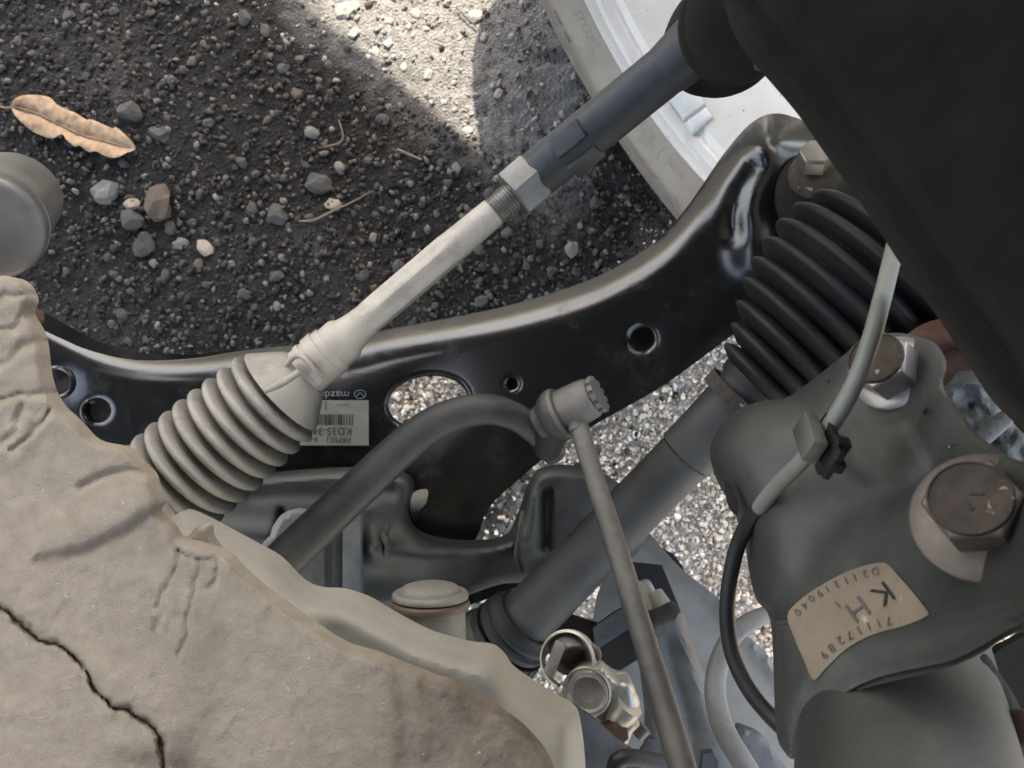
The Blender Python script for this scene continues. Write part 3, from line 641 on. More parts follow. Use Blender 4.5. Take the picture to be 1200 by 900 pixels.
part('weld_seam', tube([(612, 600, .516, .0018), (609, 625, .508, .0022), (606, 650, .505, .0022), (612, 668, .512, .002)], 10, 4), M['crossm'], t)
post = bev(box(P(414, 660, .505), (1, 0, 0), (0, 1, 0), (0, 0, 1), .0062, .035, .006), .0012)
part('post', post, M['midgrey'], t, 'pale dusty upright strip of the subframe')
part('post', bev(box(P(397, 665, .510), (1, 0, 0), (0, 1, 0), (0, 0, 1), .0035, .035, .004), .001), M['crossm'], t)
part('side_plate', relief([(335, 600), (372, 593), (402, 600), (408, 700), (340, 700), (306, 650), (318, 620)], lambda X, Y: .515+.0002*(X-330), step=6, thick=.004, roll=(10, .006)), M['midgrey'], t, 'pale smooth plate behind the stabiliser bar')
part('torn_tab', relief([(484, 578), (501, 574), (499, 590), (492, 598), (487, 612), (481, 600)], lambda X, Y: .50+.0006*(Y-580), step=3, thick=.002), M['blackpaint'], t)

# ---------------------------------------------------------------- steering tie rod
def axf(a, da, b, db):
    A, B = P(*a, da), P(*b, db); return A, (B-A).normalized(), (B-A).length
t = thing('tie_rod', 'dusty steering tie rod with ribbed grey rubber boot and lock nut', 'tie rod', P(480, 330, .46))
A, ax, L = axf((385, 413), .44, (640, 196), .44)
k_ = .44/F
# bellows boot, measured along the axis back from the clamp
bp = [(-12*k_, 27*k_), (0, 27*k_), (6*k_, 24*k_), (12*k_, 26*k_), (17*k_, 34*k_), (44*k_, 55*k_), (50*k_, 59*k_)]
prof = sprof([(a, r) for a, r in bp], 3)
pos = 50
for i in range(9):
    R = 64+min(i, 4)*1.2; p = 20.5
    prof += [((pos+2)*k_, (R-14)*k_), ((pos+4)*k_, (R-19)*k_), ((pos+6.5)*k_, (R-12)*k_), ((pos+9)*k_, (R-2.5)*k_), ((pos+12)*k_, R*k_), ((pos+15.5)*k_, (R-.6)*k_), ((pos+18.5)*k_, (R-4)*k_), ((pos+20.5)*k_, (R-10)*k_)]; pos += p
prof += [((pos+6)*k_, 50*k_), ((pos+30)*k_, 48*k_)]
o_b = P(368, 427, .44)
bt = part('boot', lathe(o_b, -ax, prof, 72), M['boot'], t, sharp=60)
x_, y_, z_ = frame(ax)
# moulded flash ridge on the cone and the wire clamp
part('moulding_ridge', tube([(350, 436, .408, .0018), (330, 449, .402, .0022), (309, 459, .398, .0014)], 10, 4), M['boot'], bt)
cl = []
c1 = lathe(P(378, 418, .44), ax, [(-.0035, .0142), (-.0035, .0156), (.0035, .0156), (.0035, .0142)], 48, closed=True)
part('clamp_band', c1, M['rod'], t)
part('clamp_band', lathe(P(366, 428, .44), ax, [(-.0016, .0136), (-.0016, .0152), (.0016, .0152), (.0016, .0136)], 48, closed=True), M['rod'], t)
ear = tube([(336, 428, .424, .0016), (344, 418, .421, .0018), (352, 417, .420, .0018), (361, 424, .420, .0018), (371, 440, .4225, .0018), (376, 449, .426, .0019)], 8, 5)
part('clamp_ear', ear, M['rod'], t)
part('clamp_tip', bev(box(P(370, 444, .4215), (.7, -.7, 0), (.7, .7, .1), (0, 0, 1), .0042, .0022, .0008), .0004), M['alu'], t)
# inner rod: collar, taper, flats
pr = [(-.02, .0148), (.002, .0148), (.004, .0138), (.012, .0138), (.016, .0115), (.022, .0104), (.024, .0102)]
part('collar', lathe(A, ax, sprof(pr, 3), 48), M['rod'], t)
def rodw(a, r, th): return r*(1-.07*math.cos(th*6)*(1 if .03 < a < .10 else 0)), a
part('rod', lathe(A, ax, [(.02, .0100), (.027, .0099), (.03, .0096)]+[(.03+.07*i/10, .0096) for i in range(11)]+[(.104, .0094), (.128, .0088)], 48, wob=rodw), M['rod'], t, sharp=20)
th_ = []
a = .126
while a < .150: th_ += [(a, .0076), (a+.0007, .0087), (a+.0011, .0087), (a+.0018, .0076)]; a += .0019
part('thread', lathe(A, ax, th_, 40), M['thread'], t, sharp=80)
part('lock_nut', bev(hexp(A+ax*.1435, ax, .0163, .0175, .62, .04), .0007), M['nut'], t, sharp=25)
# outer rod end body, getting darker and thicker into the corner
B = A+ax*.1612
E = P(838, 36, .385); ax2 = (E-B).normalized(); L2 = (E-B).length
re = part('rod_end_body', lathe(B, ax2, sprof([(0, .0122), (.001, .0136), (.02, .0140), (.038, .0140), (.055, .0138), (.09, .0136), (L2-.03, .0138), (L2-.015, .0160), (L2, .0185)], 4), 48), M['rodend'], t)
for sgn, tw in ((1, -.15), (1, 1.15)):
    xx, yy, _ = frame(ax2); n = (Vector((0, 0, 1))*math.cos(tw)+ax2.cross(Vector((0, 0, 1)))*math.sin(tw)); n = (n-ax2*n.dot(ax2)).normalized()
    part('wrench_flat', bev(box(B+ax2*.031+n*.0133, ax2, ax2.cross(n), n, .010, .0062, .0022), .0012), M['rodend'], re)
part('socket', lathe(P(852, 42, .40), (.15, -.2, 1), sprof([(-.03, .026), (-.01, .030), (.006, .029), (.014, .021), (.018, .0)], 5), 48), M['knuckle'], t)
part('dust_boot', lathe(P(862, 30, .37), (.25, -.15, 1), sprof([(-.014, .020), (-.008, .0275), (-.002, .024), (.002, .0285), (.010, .025), (.016, .014), (.02, .0)], 5), 48), M['knuckle'], t)

# ---------------------------------------------------------------- stabiliser bar and link
t = thing('stabiliser_bar', 'thick dusty grey stabiliser bar bent in a hump over the black arm', 'stabiliser bar', P(500, 520, .50))
part('bar', tube([(270, 720, .44, .0125), (320, 668, .445, .0125), (372, 618, .45, .0122), (425, 568, .452, .0119), (468, 528, .452, .0115), (505, 499, .452, .0108), (540, 484, .452, .0102), (575, 480, .452, .0095), (607, 490, .455, .0088), (632, 510, .462, .0082), (650, 532, .474, .008)], 32, 8), M['stab'], t)
part('flattened_eye', relief([(618, 500), (634, 497), (650, 500), (658, 512), (656, 526), (644, 532), (630, 528), (620, 514)], lambda X, Y: .468+0*X, step=5, thick=.008, roll=(8, .004)), M['stab'], t)
t = thing('stabiliser_link', 'pale dusty stabiliser link rod with a round ball joint housing at its end', 'link rod', P(690, 600, .45))
lax = Vector((.80, .42, .34)).normalized(); LC = P(676, 474, .425); LS = .76
hp = sprof([(a*LS, r*LS) for a, r in [(-.016, .013), (-.013, .0155), (-.009, .0165), (.000, .0165), (.009, .0160), (.014, .0145), (.016, .011)]], 4)
part('ball_housing', lathe(LC, lax, hp, 48), M['link'], t)
part('rubber_boot', lathe(LC-lax*.011, -lax, sprof([(-.003, .0115), (0, .0150), (.004, .0152), (.008, .0130), (.011, .0105), (.015, .0095)], 4), 48), M['stab'], t)
part('boot_lip', lathe(LC-lax*.0125, lax, [(-.001, .0145), (.001, .0156), (.003, .0145)], 48), M['link'], t)
x_, y_, z_ = frame(lax)
nutp = part('end_cap', lathe(LC+lax*.0115, lax, [(0, .0095), (.0025, .0095), (.003, .0088), (.003, 0)], 40), M['link'], t)
for k in range(12):
    a = 2*math.pi*k/12; part('cap_lug', bev(box(LC+lax*.0135+(x_*math.cos(a)+y_*math.sin(a))*.0095, x_*math.cos(a)+y_*math.sin(a), x_*-math.sin(a)+y_*math.cos(a), lax, .0017, .0015, .0015), .0003), M['link'], nutp)
part('stud_boot', tube([(655, 486, .437, .0110), (650, 500, .446, .0108), (645, 513, .456, .0098), (641, 526, .466, .0088)], 32, 4), M['rubber'], t)
part('link_rod', tube([(676, 487, .423, .0055), (682, 512, .418, .0055), (700, 570, .400, .0055), (728, 660, .372, .0056), (755, 750, .345, .0057), (785, 850, .318, .0058), (815, 950, .29, .0058), (850, 1060, .26, .0058)], 32, 8), M['link'], t)
part('rod_foot', lathe(P(675, 497, .4215), (P(672, 487, .423)-P(680, 512, .418)), sprof([(-.004, .0055), (0, .006), (.004, .0075), (.008, .0095)], 3), 32), M['link'], t)

# ---------------------------------------------------------------- drive shaft
t = thing('drive_shaft', 'thick grey drive shaft running up to a big black ribbed rubber boot', 'drive shaft', P(720, 620, .50))
A, ax, L = axf((606, 736), .50, (885, 450), .435)
part('shaft', lathe(A, ax, sprof([(0, .0205), (.02, .0196), (.05, .0186), (.10, .0177), (L*.72, .0170), (L*.74, .0172)], 4), 56), M['shaft'], t)
part('shaft_sleeve', lathe(A+ax*L*.735, ax, sprof([(0, .0172), (.0015, .0188), (.004, .0182), (.03, .0185), (L*.30, .0200)], 4), 56), M['shaft'], t)
part('clamp_ring', lathe(P(866, 468, .437), ax, [(-.004, .0215), (-.004, .0230), (.004, .0230), (.004, .0215)], 48, closed=True), M['bolttop'], t)
kk = .41/F
cvo = P(885, 450, .425); ax3 = Vector((.7, .7, .22)).normalized()
cv = [(-14*kk, 42*kk), (-2*kk, 45*kk)]
for s_, r_ in ((2, 60), (25, 73), (48, 88), (72, 103), (96, 113), (121, 120), (146, 124), (171, 124), (196, 119)):
    cv += [((s_-5)*kk, (r_-20)*kk), ((s_+2)*kk, (r_-4)*kk), ((s_+4.5)*kk, r_*kk), ((s_+8)*kk, r_*kk), ((s_+13)*kk, (r_-6)*kk), ((s_+17)*kk, (r_-18)*kk)]
cv += [(225*kk, 108*kk), (240*kk, 112*kk), (300*kk, 112*kk)]
part('rubber_boot', lathe(cvo, ax3, [(p[0], p[1]) for p in cv], 72), M['rubber'], t, sharp=70)
part('boot_neck', lathe(A-ax*.006, ax, sprof([(0, .0268), (.004, .0275), (.006, .0250), (.010, .0262), (.014, .0235), (.018, .0226)], 4), 56), M['rubber'], t)
bandp = part('boot_clamp', lathe(A-ax*.014, ax, [(0, .0285), (.006, .0285), (.006, .0265), (0, .0265)], 56, closed=True), M['rubber'], t)
x_, y_, z_ = frame(ax)
for k in range(7):
    a = 1.1+k*.35; e = x_*math.cos(a)+y_*math.sin(a); part('clamp_notch', box(A-ax*.011+e*.0287, ax, z_.cross(e), e, .0018, .0016, .0007), M['alu'] if k == 2 else M['shaft'], bandp)
part('joint_housing', lathe(A-ax*.012, -ax, sprof([(0, .026), (.006, .031), (.02, .033), (.04, .034), (.055, .031), (.065, .020), (.07, 0)], 4), 56), M['shaft'], t)

# ---------------------------------------------------------------- gearbox casting, sender and insulation blanket
case_out = [(150, 560), (195, 606), (212, 600), (240, 611), (286, 636), (323, 657), (350, 684), (372, 694), (400, 696), (430, 706), (457, 722), (503, 746), (548, 759), (577, 763), (592, 775), (605, 792), (650, 822), (676, 838), (684, 870), (692, 960), (720, 1100), (150, 1100)]
def Dcase(X, Y):
    return .375-.00018*np.minimum(Y-600, 380)-.00002*(X-300)-feat(X, Y, [(400, 712), (470, 750), (560, 790)], 28, .006)+.002*nz(X, Y, .01, 2)
t = thing('gearbox_casing', 'smooth pale dusty casing edge beneath the brown felt blanket', 'casing', P(450, 780, .42))
part('casing', relief(case_out, Dcase, step=7, thick=.01, roll=(34, .022)), M['casting'], t)
t = thing('level_sender', 'round grey sender plug with a brown seal ring on the casing', 'plug', P(505, 760, .43))
sax = Vector((-.0, 1, -.04)).normalized()
SO = P(504, 768, .393)
part('barrel', lathe(SO, sax, [(-.02, 0.0191), (0, 0.0191), (.024, 0.0186), (.028, 0.0186)], 48), M['cap'], t)
part('seal_ring', lathe(SO+sax*.025, sax, sprof([(0, 0.0186), (.000, 0.0206), (.0025, 0.0210), (.004, 0.0200), (.0042, 0.0186)], 3), 48), M['ring'], t)
part('seal_ring', lathe(SO+sax*.030, sax, sprof([(0, 0.0181), (.000, 0.0200), (.002, 0.0203), (.0035, 0.0191), (.0037, 0.0177)], 3), 48), M['cap'], t)
part('cap', lathe(SO+sax*.033, sax, sprof([(-.002, .0165), (.001, .0160), (.003, .0145), (.0045, .010), (.0050, .004), (.0052, .0)], 3), 48), M['cap'], t)
bl_out = [(-200, 300), (-60, 310), (-10, 322), (12, 324), (26, 333), (33, 350), (29, 366), (43, 394), (50, 443), (62, 472), (84, 494), (107, 517), (143, 526), (158, 541), (173, 556), (178, 572), (184, 590), (180, 602), (196, 618), (207, 634), (232, 640), (262, 652), (280, 670), (300, 688), (353, 728), (400, 759), (440, 772), (480, 788), (510, 800), (545, 812), (585, 838), (622, 868), (648, 905), (660, 960), (690, 1090), (-200, 1090)]
def Dbl(X, Y):
    d = .345-.00011*(np.minimum(Y, 960)-400)-.00006*(X-100)
    n1 = nz(X, Y, .006, 1, 2)*.0035+nz(X, Y, .12, 3, 3)*.00035
    d = d+n1
    crack = [(-60, 660), (-20, 700), (0, 715), (20, 727), (33, 742), (60, 754), (78, 762), (98, 788), (112, 806), (130, 824), (152, 832), (172, 843), (186, 860), (191, 885), (192, 960)]
    jx = X+9*nz(X, Y, .035, 8, 3); jy = Y+9*nz(X, Y, .035, 9, 3); d = d-.0012*np.clip(nz(X, Y, .028, 21, 4), 0, 1)
    d = d+feat(jx, jy, crack, 3.2, .0048)-feat(X, Y, [(x+10, y-12) for x, y in crack], 16, .0015)
    d = d+feat(jx, Y, [(52, 656), (100, 645), (140, 628), (172, 606)], 8, .0022)-feat(X, Y, [(80, 628), (130, 612), (165, 588)], 26, .004)
    d = d+feat(X, Y, [(95, 570), (120, 558), (150, 550), (170, 556)], 5, .003)
    for q, (a, w) in enumerate((([(0, 350), (30, 340)], 4), ([(-10, 395), (20, 383), (38, 362)], 5), ([(-10, 432), (12, 420), (42, 398)], 6), ([(-20, 470), (20, 463), (52, 462)], 4), ([(0, 522), (18, 505), (30, 480)], 4), ([(15, 530), (40, 505), (58, 484)], 4))): d = d+feat(jx, jy, a, w, .0022)-feat(X, Y, [(x, y+9) for x, y in a], 9, .0012)
    for a in ([(210, 640), (200, 672), (188, 705), (184, 740)], [(232, 660), (228, 690), (218, 735), (210, 770)], [(253, 655), (245, 690)], [(208, 640), (232, 662), (262, 652)]): d = d+feat(jx, jy, a, 3.2, .0012)
    return d
t = thing('insulation_blanket', 'thick dusty brown felt blanket with a long crack, bottom left corner', 'blanket', P(150, 650, .36))
bk = part('felt_layer', relief(bl_out, Dbl, step=3.3, thick=.008, roll=(7, .003), sm=5), M['blanket'], t, sharp=70)
paint(bk, 'grime_dark', lambda X, Y: np.clip((X-390)/120, 0, 1)*np.clip((Y-740)/60, 0, 1)*.75+feat(X, Y, [(495, 800), (500, 840), (497, 960)], 6, .9)+feat(X, Y, [(462, 790), (470, 840), (466, 900)], 9, .5)+feat(X, Y, [(560, 840), (600, 870), (640, 930)], 34, .55)+feat(X, Y, [(140, 885), (215, 893)], 14, .8)+feat(X, Y, [(238, 745), (225, 800), (215, 960)], 30, .28)+feat(X, Y, [(55, 657), (110, 641), (170, 612)], 8, .6)+feat(X+9*nz(X, Y, .035, 8, 3), Y+9*nz(X, Y, .035, 9, 3), [(-20, 700), (0, 715), (20, 727), (33, 742), (60, 754), (78, 762), (98, 788), (112, 806), (130, 824), (152, 832), (172, 843), (186, 860), (191, 885)], 4, .38))  # stains, plus darker colour along the crack and crease
part('torn_flap', relief([(212, 632), (222, 627), (232, 616), (245, 616), (247, 628), (256, 642), (262, 652), (244, 660), (226, 664), (212, 652)], lambda X, Y: .325+.0006*nz(X, Y, .05, 4), step=3, thick=.004, roll=(6, .004)), M['blanket'], t)

# ---------------------------------------------------------------- metal tube end at the left edge
A, B = P(-70, 275, .40), P(48, 262, .395)
t = thing('exhaust_tube', 'rounded end of a grey metal tube poking in at the left edge', 'tube', P(0, 265, .44))
ax = Vector((.42, -.36, .83)).normalized(); o_ = P(-18, 268, .405)
part('tube_body', lathe(o_, ax, [(-.12, .0285), (-.016, .0285)]+sprof([(-.014, .0292), (-.004, .0292), (-.0015, .0288), (0, .0275), (.0015, .024), (.0035, .014), (.0042, .0)], 4), 64), M['tube'], t)
part('seam', lathe(o_-ax*.016, ax, [(-.0012, .0284), (-.0006, .0296), (.0006, .0296), (.0012, .0284)], 56), M['tube'], t)

# ---------------------------------------------------------------- strut bracket
def Dst(X, Y): return .27-.00037*(X-1040)-.00011*(Y-430)
a_, b_, c_ = P(1040, 430, Dst(1040, 430)), P(1140, 430, Dst(1140, 430)), P(1040, 530, Dst(1040, 530))
SN = (b_-a_).cross(c_-a_).normalized(); SN = SN if SN.z > 0 else -SN
st_out = [(1022, 396), (1050, 390), (1078, 395), (1096, 403), (1107, 418), (1109, 432), (1105, 446), (1109, 461), (1128, 486), (1150, 512), (1190, 541), (1240, 570), (1300, 640), (1290, 700), (1200, 730), (1150, 757), (1115, 774), (1060, 786), (1020, 797), (985, 815), (955, 838), (938, 862), (930, 890), (916, 870), (912, 800), (910, 750), (904, 722), (890, 705), (881, 668), (877, 640), (868, 612), (858, 590), (846, 570), (838, 548), (835, 528), (844, 505), (864, 484), (893, 471), (925, 466), (945, 454), (968, 437), (992, 418)]
def Dst2(X, Y):
    d = Dst(X, Y)
    d = d-plate(X, Y, [(985, 505), (1008, 495), (1056, 496), (1072, 518), (1086, 545), (1066, 560), (1018, 566), (994, 548)], 9, .0022)                                                          # pressed pad
    d = d+feat(X, Y, [(1088, 552), (1060, 575), (1000, 592), (955, 625), (930, 690)], 22, .0022)-feat(X, Y, [(900, 520), (880, 560)], 40, .003)
    d = d+plate(X, Y, [(1300, 690), (1180, 725), (1100, 750), (1040, 762), (985, 780), (950, 805), (925, 840), (900, 900), (940, 1000), (1400, 900)], 14, .0022)
    return d+.0003*nz(X, Y, .02, 6)
def strw(X, Y): return np.clip((1000-X)/60, .12, 1.)*np.where(Y > 730, .3, 1.)
t = thing('strut', 'grey green suspension strut bracket with two big bolts and a brown sticker', 'strut', P(1050, 650, .33))
br = part('bracket', relief(st_out, Dst2, [ell(974, 447, 4, 4), ell(1087, 483, 5, 4), ell(1118, 525, 6, 5), ell(1136, 717, 6, 5)], step=4.5, thick=.005, roll=(46, .030, 1), rollw=strw, holesm=2), M['strut'], t)
part('dark_slot_patch', relief([(850, 566), (857, 568), (863, 582), (866, 598), (862, 604), (853, 590)], lambda X, Y: Dst2(X, Y)+.0015, step=3, thick=.001), M['darkhole'], t)  # near-black patch stands in for the shade inside a slot
part('lower_seam', relief([(1192, 742), (1150, 766), (1110, 783), (1060, 795), (1010, 808), (975, 828), (955, 850), (946, 880), (930, 885), (933, 855), (955, 830), (990, 806), (1050, 785), (1110, 768), (1195, 725), (1300, 690), (1300, 720)], lambda X, Y: Dst(X, Y)+.006, step=6, thick=.008), M['strut'], t)
t0 = P(1050, 800, .290); t1 = P(1072, 1000, .225)
dv = (t1-t0).normalized()
part('damper_tube', lathe(t0-dv*.01, dv, sprof([(-.012, .030), (0, .0345), (.01, .0352), (.16, .0352)], 4), 72), M['strut'], t)
part('tube_support', relief([(1150, 765), (1172, 790), (1196, 830), (1206, 880), (1230, 960), (1180, 960), (1170, 880), (1160, 840), (1140, 810), (1110, 790)], lambda X, Y: .262+0*X, step=6, thick=.01, roll=(10, .006)), M['knuckle'], t)
part('inner_flange', relief([(1300, 620), (1260, 700), (1200, 745), (1160, 780), (1190, 880), (1200, 960), (1400, 960), (1400, 620)], lambda X, Y: .30+0*X, step=14, thick=.004), M['knuckle'], t)
part('red_bushing', lathe(P(1196, 852, .255), (-.2, .2, 1), sprof([(0, .006), (.004, .006), (.006, .004), (.007, 0)], 3), 24), M['rust'], t)
part('paint_drip', relief([(908, 785), (920, 792), (922, 806), (930, 830), (928, 842), (914, 812)], lambda X, Y: Dst2(X, Y)+.010, step=3, thick=.001), M['ring'], t)
def bolt(px, py, R, h, roll, fl, lift, lab_, mark, ax):
    c = P(px, py, Dst(px, py)); ax = Vector(ax).normalized()
    b = part('bolt', bev(hexp(c+ax*lift, ax, R, h, roll, .07), R*.035), M['bolt' if mark else 'zinc'], t, lab_, sharp=20)
    part('flange', lathe(c, ax, sprof([(-.006, fl*.97), (-.0005, fl)], 3)+[(.0012, fl*.99), (.0018, fl*.95)]+sprof([(lift*.9, R*1.03), (lift+.0008, R*.5)], 3), 56), M['bolt' if mark else 'zinc'], b)
    part('dished_top', lathe(c+ax*(lift+h), ax, sprof([(-.0005, R*.845), (.0010, R*.84), (.0013, R*.79), (.0006, R*.70), (.0004, 0)], 3), 48), M['bolttop'], b)
    if mark:
        x, y, _ = frame(ax)
        for s_ in (-1, 1): part('head_mark', bev(box(c+ax*(lift+h+.0005)+x*s_*.0019+y*.001, (x*.45*s_+y), (y*.45*s_-x), ax, .0016, .00035, .0004), .0001), M['ink'], b)
bolt(1047, 438, .0112, .0115, .35, .0142, .0025, 'upper bolt of the strut bracket, with a bright side face', False, (-.73, .37, .57))
bolt(1152, 606, .0124, .0125, .1, .0190, .003, 'lower larger bolt of the strut bracket, with a dished brown top', True, (-.635, .44, .635))
# sticker with print, reading upside down
stk = [(923, 722), (935, 706), (955, 691), (985, 674), (1010, 664), (1029, 660), (1040, 661), (1052, 674), (1068, 692), (1085, 714), (1086, 722), (1060, 733), (1030, 741), (1005, 752), (985, 766), (968, 783), (956, 796), (951, 795), (944, 778), (932, 750)]
ks = part('sticker', relief(stk, lambda X, Y: Dst2(X, Y)-.0006, step=5, thick=.0004, sm=3), M['sticker'], t, 'brown dusty printed sticker on the strut bracket', sharp=60)
def stext(s, size, cx, cy, ang, m, w=1):
    V, Fc = textvf(s, size)
    bmx = bmesh.new(); vs = [bmx.verts.new(v) for v in V]
    for f in Fc:
        try: bmx.faces.new([vs[i] for i in f])
        except ValueError: pass
    r = math.radians(ang); out = []
    for v in V:
        x = v.x*w; px = cx+(x*math.cos(r)-v.y*math.sin(r)); py = cy-(x*math.sin(r)+v.y*math.cos(r))
        out.append((px, py))
    bmx.free(); A_ = np.array(out); Z = Dst2(A_[:, 0], A_[:, 1])-.0012
    part('lettering', ([P(x, y, z) for (x, y), z in zip(out, Z)], Fc), m, ks, smooth=False)
stext('K', 36, 1034, 695, 216, M['ink']); stext('H', 36, 1004, 713, 216, M['inkfade']); stext('1', 14, 981, 708, 220, M['inkfade'])
for ch, x, y, a in (('D', 1025, 669, 197), ('2', 1013, 672, 199), ('1', 1001, 676, 202), ('1', 991, 680, 205), ('2', 980, 684, 207), ('1', 969, 690, 209), ('9', 960, 695, 212), ('0', 950, 701, 215), ('4', 942, 709, 220), ('0', 934, 717, 223)): stext(ch, 13, x, y, a, M['inkfade'])
for ch, x, y, a in (('7', 1041, 727, 200), ('1', 1029, 730, 202), ('1', 1017, 733, 205), ('1', 1006, 738, 207), ('7', 995, 744, 210), ('2', 984, 750, 213), ('8', 974, 759, 218), ('9', 965, 767, 222)): stext(ch, 15, x, y, a, M['inkfade'])
# ---------------------------------------------------------------- sensor cable with clip
t = thing('sensor_cable', 'thin sensor cable looping down past the strut, held by a grey clip', 'cable', P(900, 600, .36))
part('upper_sheath', tube([(1075, 200, .30, .0030), (1060, 245, .28, .0030), (1048, 292, .262, .0030), (1035, 345, .248, .0029), (1020, 400, .24, .0029), (1002, 448, .24, .0029), (978, 492, .246, .0029), (962, 515, .25, .0029)], 24, 8), M['cable'], t)
part('lower_sheath', tube([(962, 510, .256, .0028), (942, 538, .265, .0029), (910, 570, .29, .0031), (890, 595, .308, .0032)], 24, 8), M['cable'], t)
part('dark_sheath', tube([(896, 588, .303, .0031), (882, 604, .315, .0033), (866, 635, .325, .0034), (856, 675, .328, .0034), (852, 720, .328, .0034), (858, 765, .325, .0035), (876, 805, .318, .0035), (902, 838, .31, .0035), (940, 872, .30, .0039), (980, 905, .30, .0039)], 24, 8), M['darkcable'], t)
cc = P(958, 515, .247); cx_ = (P(975, 492, .246)-P(945, 537, .26)).normalized(); cy_ = SN.cross(cx_).normalized()
cb = part('clip', bev(box(cc+SN*.003, cx_, cy_, SN, .0052, .0068, .0028), .001), M['clip'], t)
part('clip_base', bev(box(cc-SN*.003+cy_*-.002, cx_, cy_, SN, .0068, .0090, .0013), .0006), M['darkcable'], cb)
for q, (i, j) in enumerate(((-.006, -.006), (.006, -.006), (.0, -.0095), (-.005, .006))):
    part('clip_tab', bev(box(cc-SN*.004+cx_*i+cy_*j, cx_, cy_, SN, .0022, .0020, .0026), .0005), M['darkcable'], cb)

# ---------------------------------------------------------------- knuckle, out of focus in the top right corner
kn_out = [(830, -90), (866, -45), (880, -5), (900, 30), (932, 66), (966, 106), (1000, 155), (1034, 202), (1064, 245), (1094, 292), (1126, 338), (1152, 375), (1184, 424), (1214, 470), (1264, 520), (1500, 760), (1500, -300), (800, -300)]
def Dkn(X, Y): return .212-.0001*(X-900)+.00006*(Y-200)+.0006*nz(X, Y, .02, 4)
t = thing('steering_knuckle', 'big black out of focus casting that fills the top right corner', 'knuckle', P(1100, 200, .36))
part('casting', relief(kn_out, Dkn, step=9, thick=.02, roll=(30, .02)), M['knuckle'], t)
part('rear_web', relief([(1060, 330), (1105, 372), (1130, 420), (1190, 500), (1260, 560), (1260, 300), (1060, 250)], lambda X, Y: .36+0*X, step=9, thick=.02, roll=(20, .01)), M['knuckle'], t)
part('rusty_lug', lathe(P(1116, 436, .345), (-.3, .3, 1), sprof([(-.03, .026), (0, .026), (.006, .023), (.008, .014), (.002, .010)], 4), 48), M['rust'], t)
part('machined_lug', relief([(1112, 462), (1128, 448), (1140, 434), (1152, 444), (1164, 470), (1180, 488), (1215, 530), (1215, 580), (1170, 540), (1130, 500)], lambda X, Y: .325+.006*nz(X, Y, .03, 2), step=4, thick=.01, roll=(8, .004)), M['rough'], t)
part('lug_edge', tube([(1150, 516, .30, .003), (1166, 500, .30, .0035), (1182, 487, .30, .003)], 12, 4), M['rough'], t)
part('caliper_bolt', bev(hexp(P(897, 74, .29), (-.3, .3, .9), .005, .008), .0006), M['bolt'], t)

# ---------------------------------------------------------------- lower right: tray, bracket, hoses, valve
t = thing('splash_tray', 'pale grey plastic splash tray beside the sunlit gravel', 'tray', P(850, 760, .62))
pl = [(735, 640), (758, 624), (774, 640), (800, 668), (842, 702), (870, 740), (900, 768), (935, 830), (960, 960), (700, 960), (700, 700), (740, 662)]
part('tray_panel', relief(pl, lambda X, Y: .56-.00012*(Y-640)-feat(X, Y, [(762, 628), (842, 705), (920, 800)], 8, .006), [[(739, 658), (776, 662), (797, 714), (762, 733), (745, 700)]], step=8, thick=.004, sm=3, holesm=1), M['panel'], t)
part('recess_floor', relief([(715, 640), (790, 650), (810, 720), (760, 750), (715, 720)], lambda X, Y: .60+0*X, step=14, thick=.003), M['darkhole'], t)
part('dark_rib', relief([(864, 858), (880, 856), (900, 870), (930, 920), (890, 930)], lambda X, Y: .50+0*X, step=6, thick=.006, roll=(6, .003)), M['slate'], t)
t = thing('slate_bracket', 'slate grey moulded cover standing between the link rod and the hose', 'cover', P(820, 820, .52))
part('cover', relief([(762, 733), (780, 722), (798, 716), (808, 742), (825, 790), (842, 838), (868, 900), (880, 960), (770, 960), (762, 850), (755, 780)], lambda X, Y: .465-.0001*(Y-720)+.00002*(X-800)**2*.05+feat(X, Y, [(785, 760), (810, 860), (820, 950)], 12, .005), step=6, thick=.02, roll=(14, .008)), M['slate'], t)
t = thing('pipe_stub_pair', 'two short pale pipe stubs lying in the black recess of the tray', 'pipe stubs', P(765, 705, .58))
part('stub', tube([(745, 688, .53, .006), (757, 705, .52, .0065), (766, 722, .515, .007)], 20, 4), M['cap'], t)
part('stub', tube([(767, 696, .52, .0062), (774, 708, .515, .007), (780, 720, .512, .0075)], 20, 4), M['cap'], t)
part('stub_flange', relief([(742, 690), (760, 680), (772, 700), (784, 716), (768, 724), (752, 716)], lambda X, Y: .528+0*X, step=4, thick=.004, roll=(4, .002)), M['cap'], t)
t = thing('channel_bracket', 'small folded steel channel under the link rod with a blue grey face', 'bracket', P(710, 745, .56))
part('top_face', relief([(695, 736), (720, 718), (745, 704), (752, 716), (752, 728), (698, 762)], lambda X, Y: .47+0*X, step=5, thick=.003, roll=(3, .002), sm=1), M['rodend'], t)
part('web', relief([(698, 762), (752, 728), (752, 770), (720, 790), (690, 780)], lambda X, Y: .49+.0003*(Y-740), step=6, thick=.003, sm=1), M['darkhole'], t)
part('gusset', relief([(652, 738), (668, 720), (700, 730), (696, 738), (700, 770), (660, 756), (650, 752)], lambda X, Y: .485+0*X, step=5, thick=.003, sm=1), M['blackpaint'], t)
t = thing('grey_hose', 'curved beige grey hose looping beneath the black cable', 'hose', P(850, 800, .50))
part('hose', tube([(930, 716, .44, .0048), (905, 719, .44, .0050), (880, 728, .43, .0052), (858, 746, .425, .0054), (843, 775, .42, .0056), (838, 810, .41, .0058), (846, 850, .40, .006), (868, 890, .39, .006), (900, 940, .39, .006)], 24, 8), M['midgrey'], t)
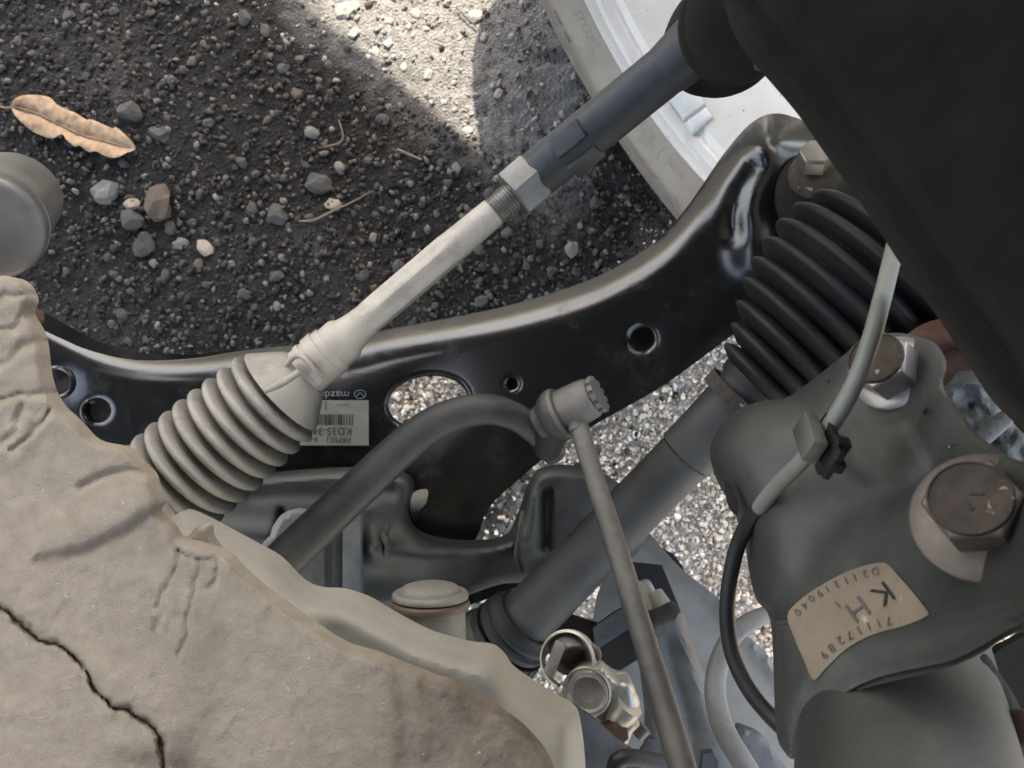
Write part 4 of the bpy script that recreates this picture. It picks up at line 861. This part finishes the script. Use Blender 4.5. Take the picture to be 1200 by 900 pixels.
t = thing('valve_block', 'silver cast valve block with hose fittings, bottom centre', 'valve', P(705, 810, .50))
V0 = .415
def stub(pts, m='alu', nm='port', par=None, **k): return part(nm, tube(pts, 24, 5), M[m], par or t, **k)
body_ = part('body', relief([(676, 790), (694, 782), (702, 780), (722, 795), (738, 798), (746, 812), (750, 828), (736, 838), (722, 846), (722, 862), (708, 858), (694, 842), (670, 838), (662, 822), (668, 806)], lambda X, Y: V0-feat(X, Y, [(735, 808), (738, 830)], 14, .006)-feat(X, Y, [(706, 782), (718, 800)], 5, .004), step=3, thick=.014, roll=(5, .004), sm=3), M['alu'], t)
part('socket', lathe(P(690, 812, V0-.002), (-.25, .15, 1), [(0, .0105), (.002, .0110), (.0035, .0108), (.004, .0095), (.001, .0085), (.001, .0045), (-.002, .004), (-.002, 0)], 36), M['alu'], t)
part('socket_ring', lathe(P(688, 810, V0-.006), (-.25, .15, 1), [(0, .0125), (.001, .0135), (.002, .0125), (.001, .0118)], 36, closed=True), M['thread'], t)
stub([(655, 830, V0+.002, .0052), (664, 823, V0, .006), (674, 817, V0-.001, .0062)], 'cap')
stub([(722, 845, V0+.002, .0065), (730, 836, V0-.002, .0075), (738, 826, V0-.004, .0078)])
stub([(726, 868, V0+.004, .0048), (732, 852, V0+.002, .0052), (740, 842, V0, .0055)])
stub([(746, 862, V0+.006, .004), (756, 852, V0+.006, .0042)], 'bolt', 'small_screw')
part('plug_nut', bev(hexp(P(719, 853, V0), (.1, -.3, 1), .008, .007, .2), .0008), M['rust'], t)
part('bottom_cap', lathe(P(712, 852, V0+.004), (.1, -.2, 1), sprof([(0, .007), (.004, .007), (.006, .004), (.006, 0)], 3), 24), M['bolt'], t)
t = thing('hose_clip', 'shiny bent steel clip next to the drive shaft boot', 'clip', P(665, 780, .50))
part('clip_band', lathe(P(668, 772, .43), (-.35, .25, .9), [(0, .0150), (.001, .0165), (.006, .0165), (.007, .0150), (.0035, .0142)], 48, closed=True, a0=1.2, a1=5.9), M['alu'], t)
part('clip_jaw', bev(box(P(650, 772, .423), (.35, .9, 0), (.9, -.35, .2), (0, 0, 1), .010, .003, .002), .0008), M['alu'], t)
part('pipe_end', lathe(P(670, 770, .43), (.2, -.35, .9), sprof([(-.01, .0115), (0, .0115), (.003, .0105), (.002, .0085), (-.003, .008)], 3), 36), M['bolt'], t)
part('clip_ear', tube([(694, 756, .425, .0016), (700, 762, .422, .0018), (701, 770, .423, .0018), (695, 772, .425, .0016)], 10, 4), M['bolt'], t)
t = thing('grey_guard_plate', 'flat dull grey triangular guard plate at the bottom edge', 'plate', P(710, 880, .48))
part('plate', relief([(672, 826), (700, 845), (724, 868), (748, 884), (760, 866), (768, 866), (800, 960), (672, 960)], lambda X, Y: .395+0*X, step=8, thick=.003, sm=1, roll=(3, .001)), M['slate'], t)
part('bent_pipe', tube([(722, 930, .36, .004), (720, 900, .36, .004), (727, 890, .36, .004), (745, 888, .362, .004), (790, 897, .37, .004)], 16, 6), M['darkcable'], t)
part('clip_foot', relief([(824, 884), (836, 882), (842, 892), (842, 960), (815, 960)], lambda X, Y: .34+0*X, step=5, thick=.004, sm=1), M['slate'], t)
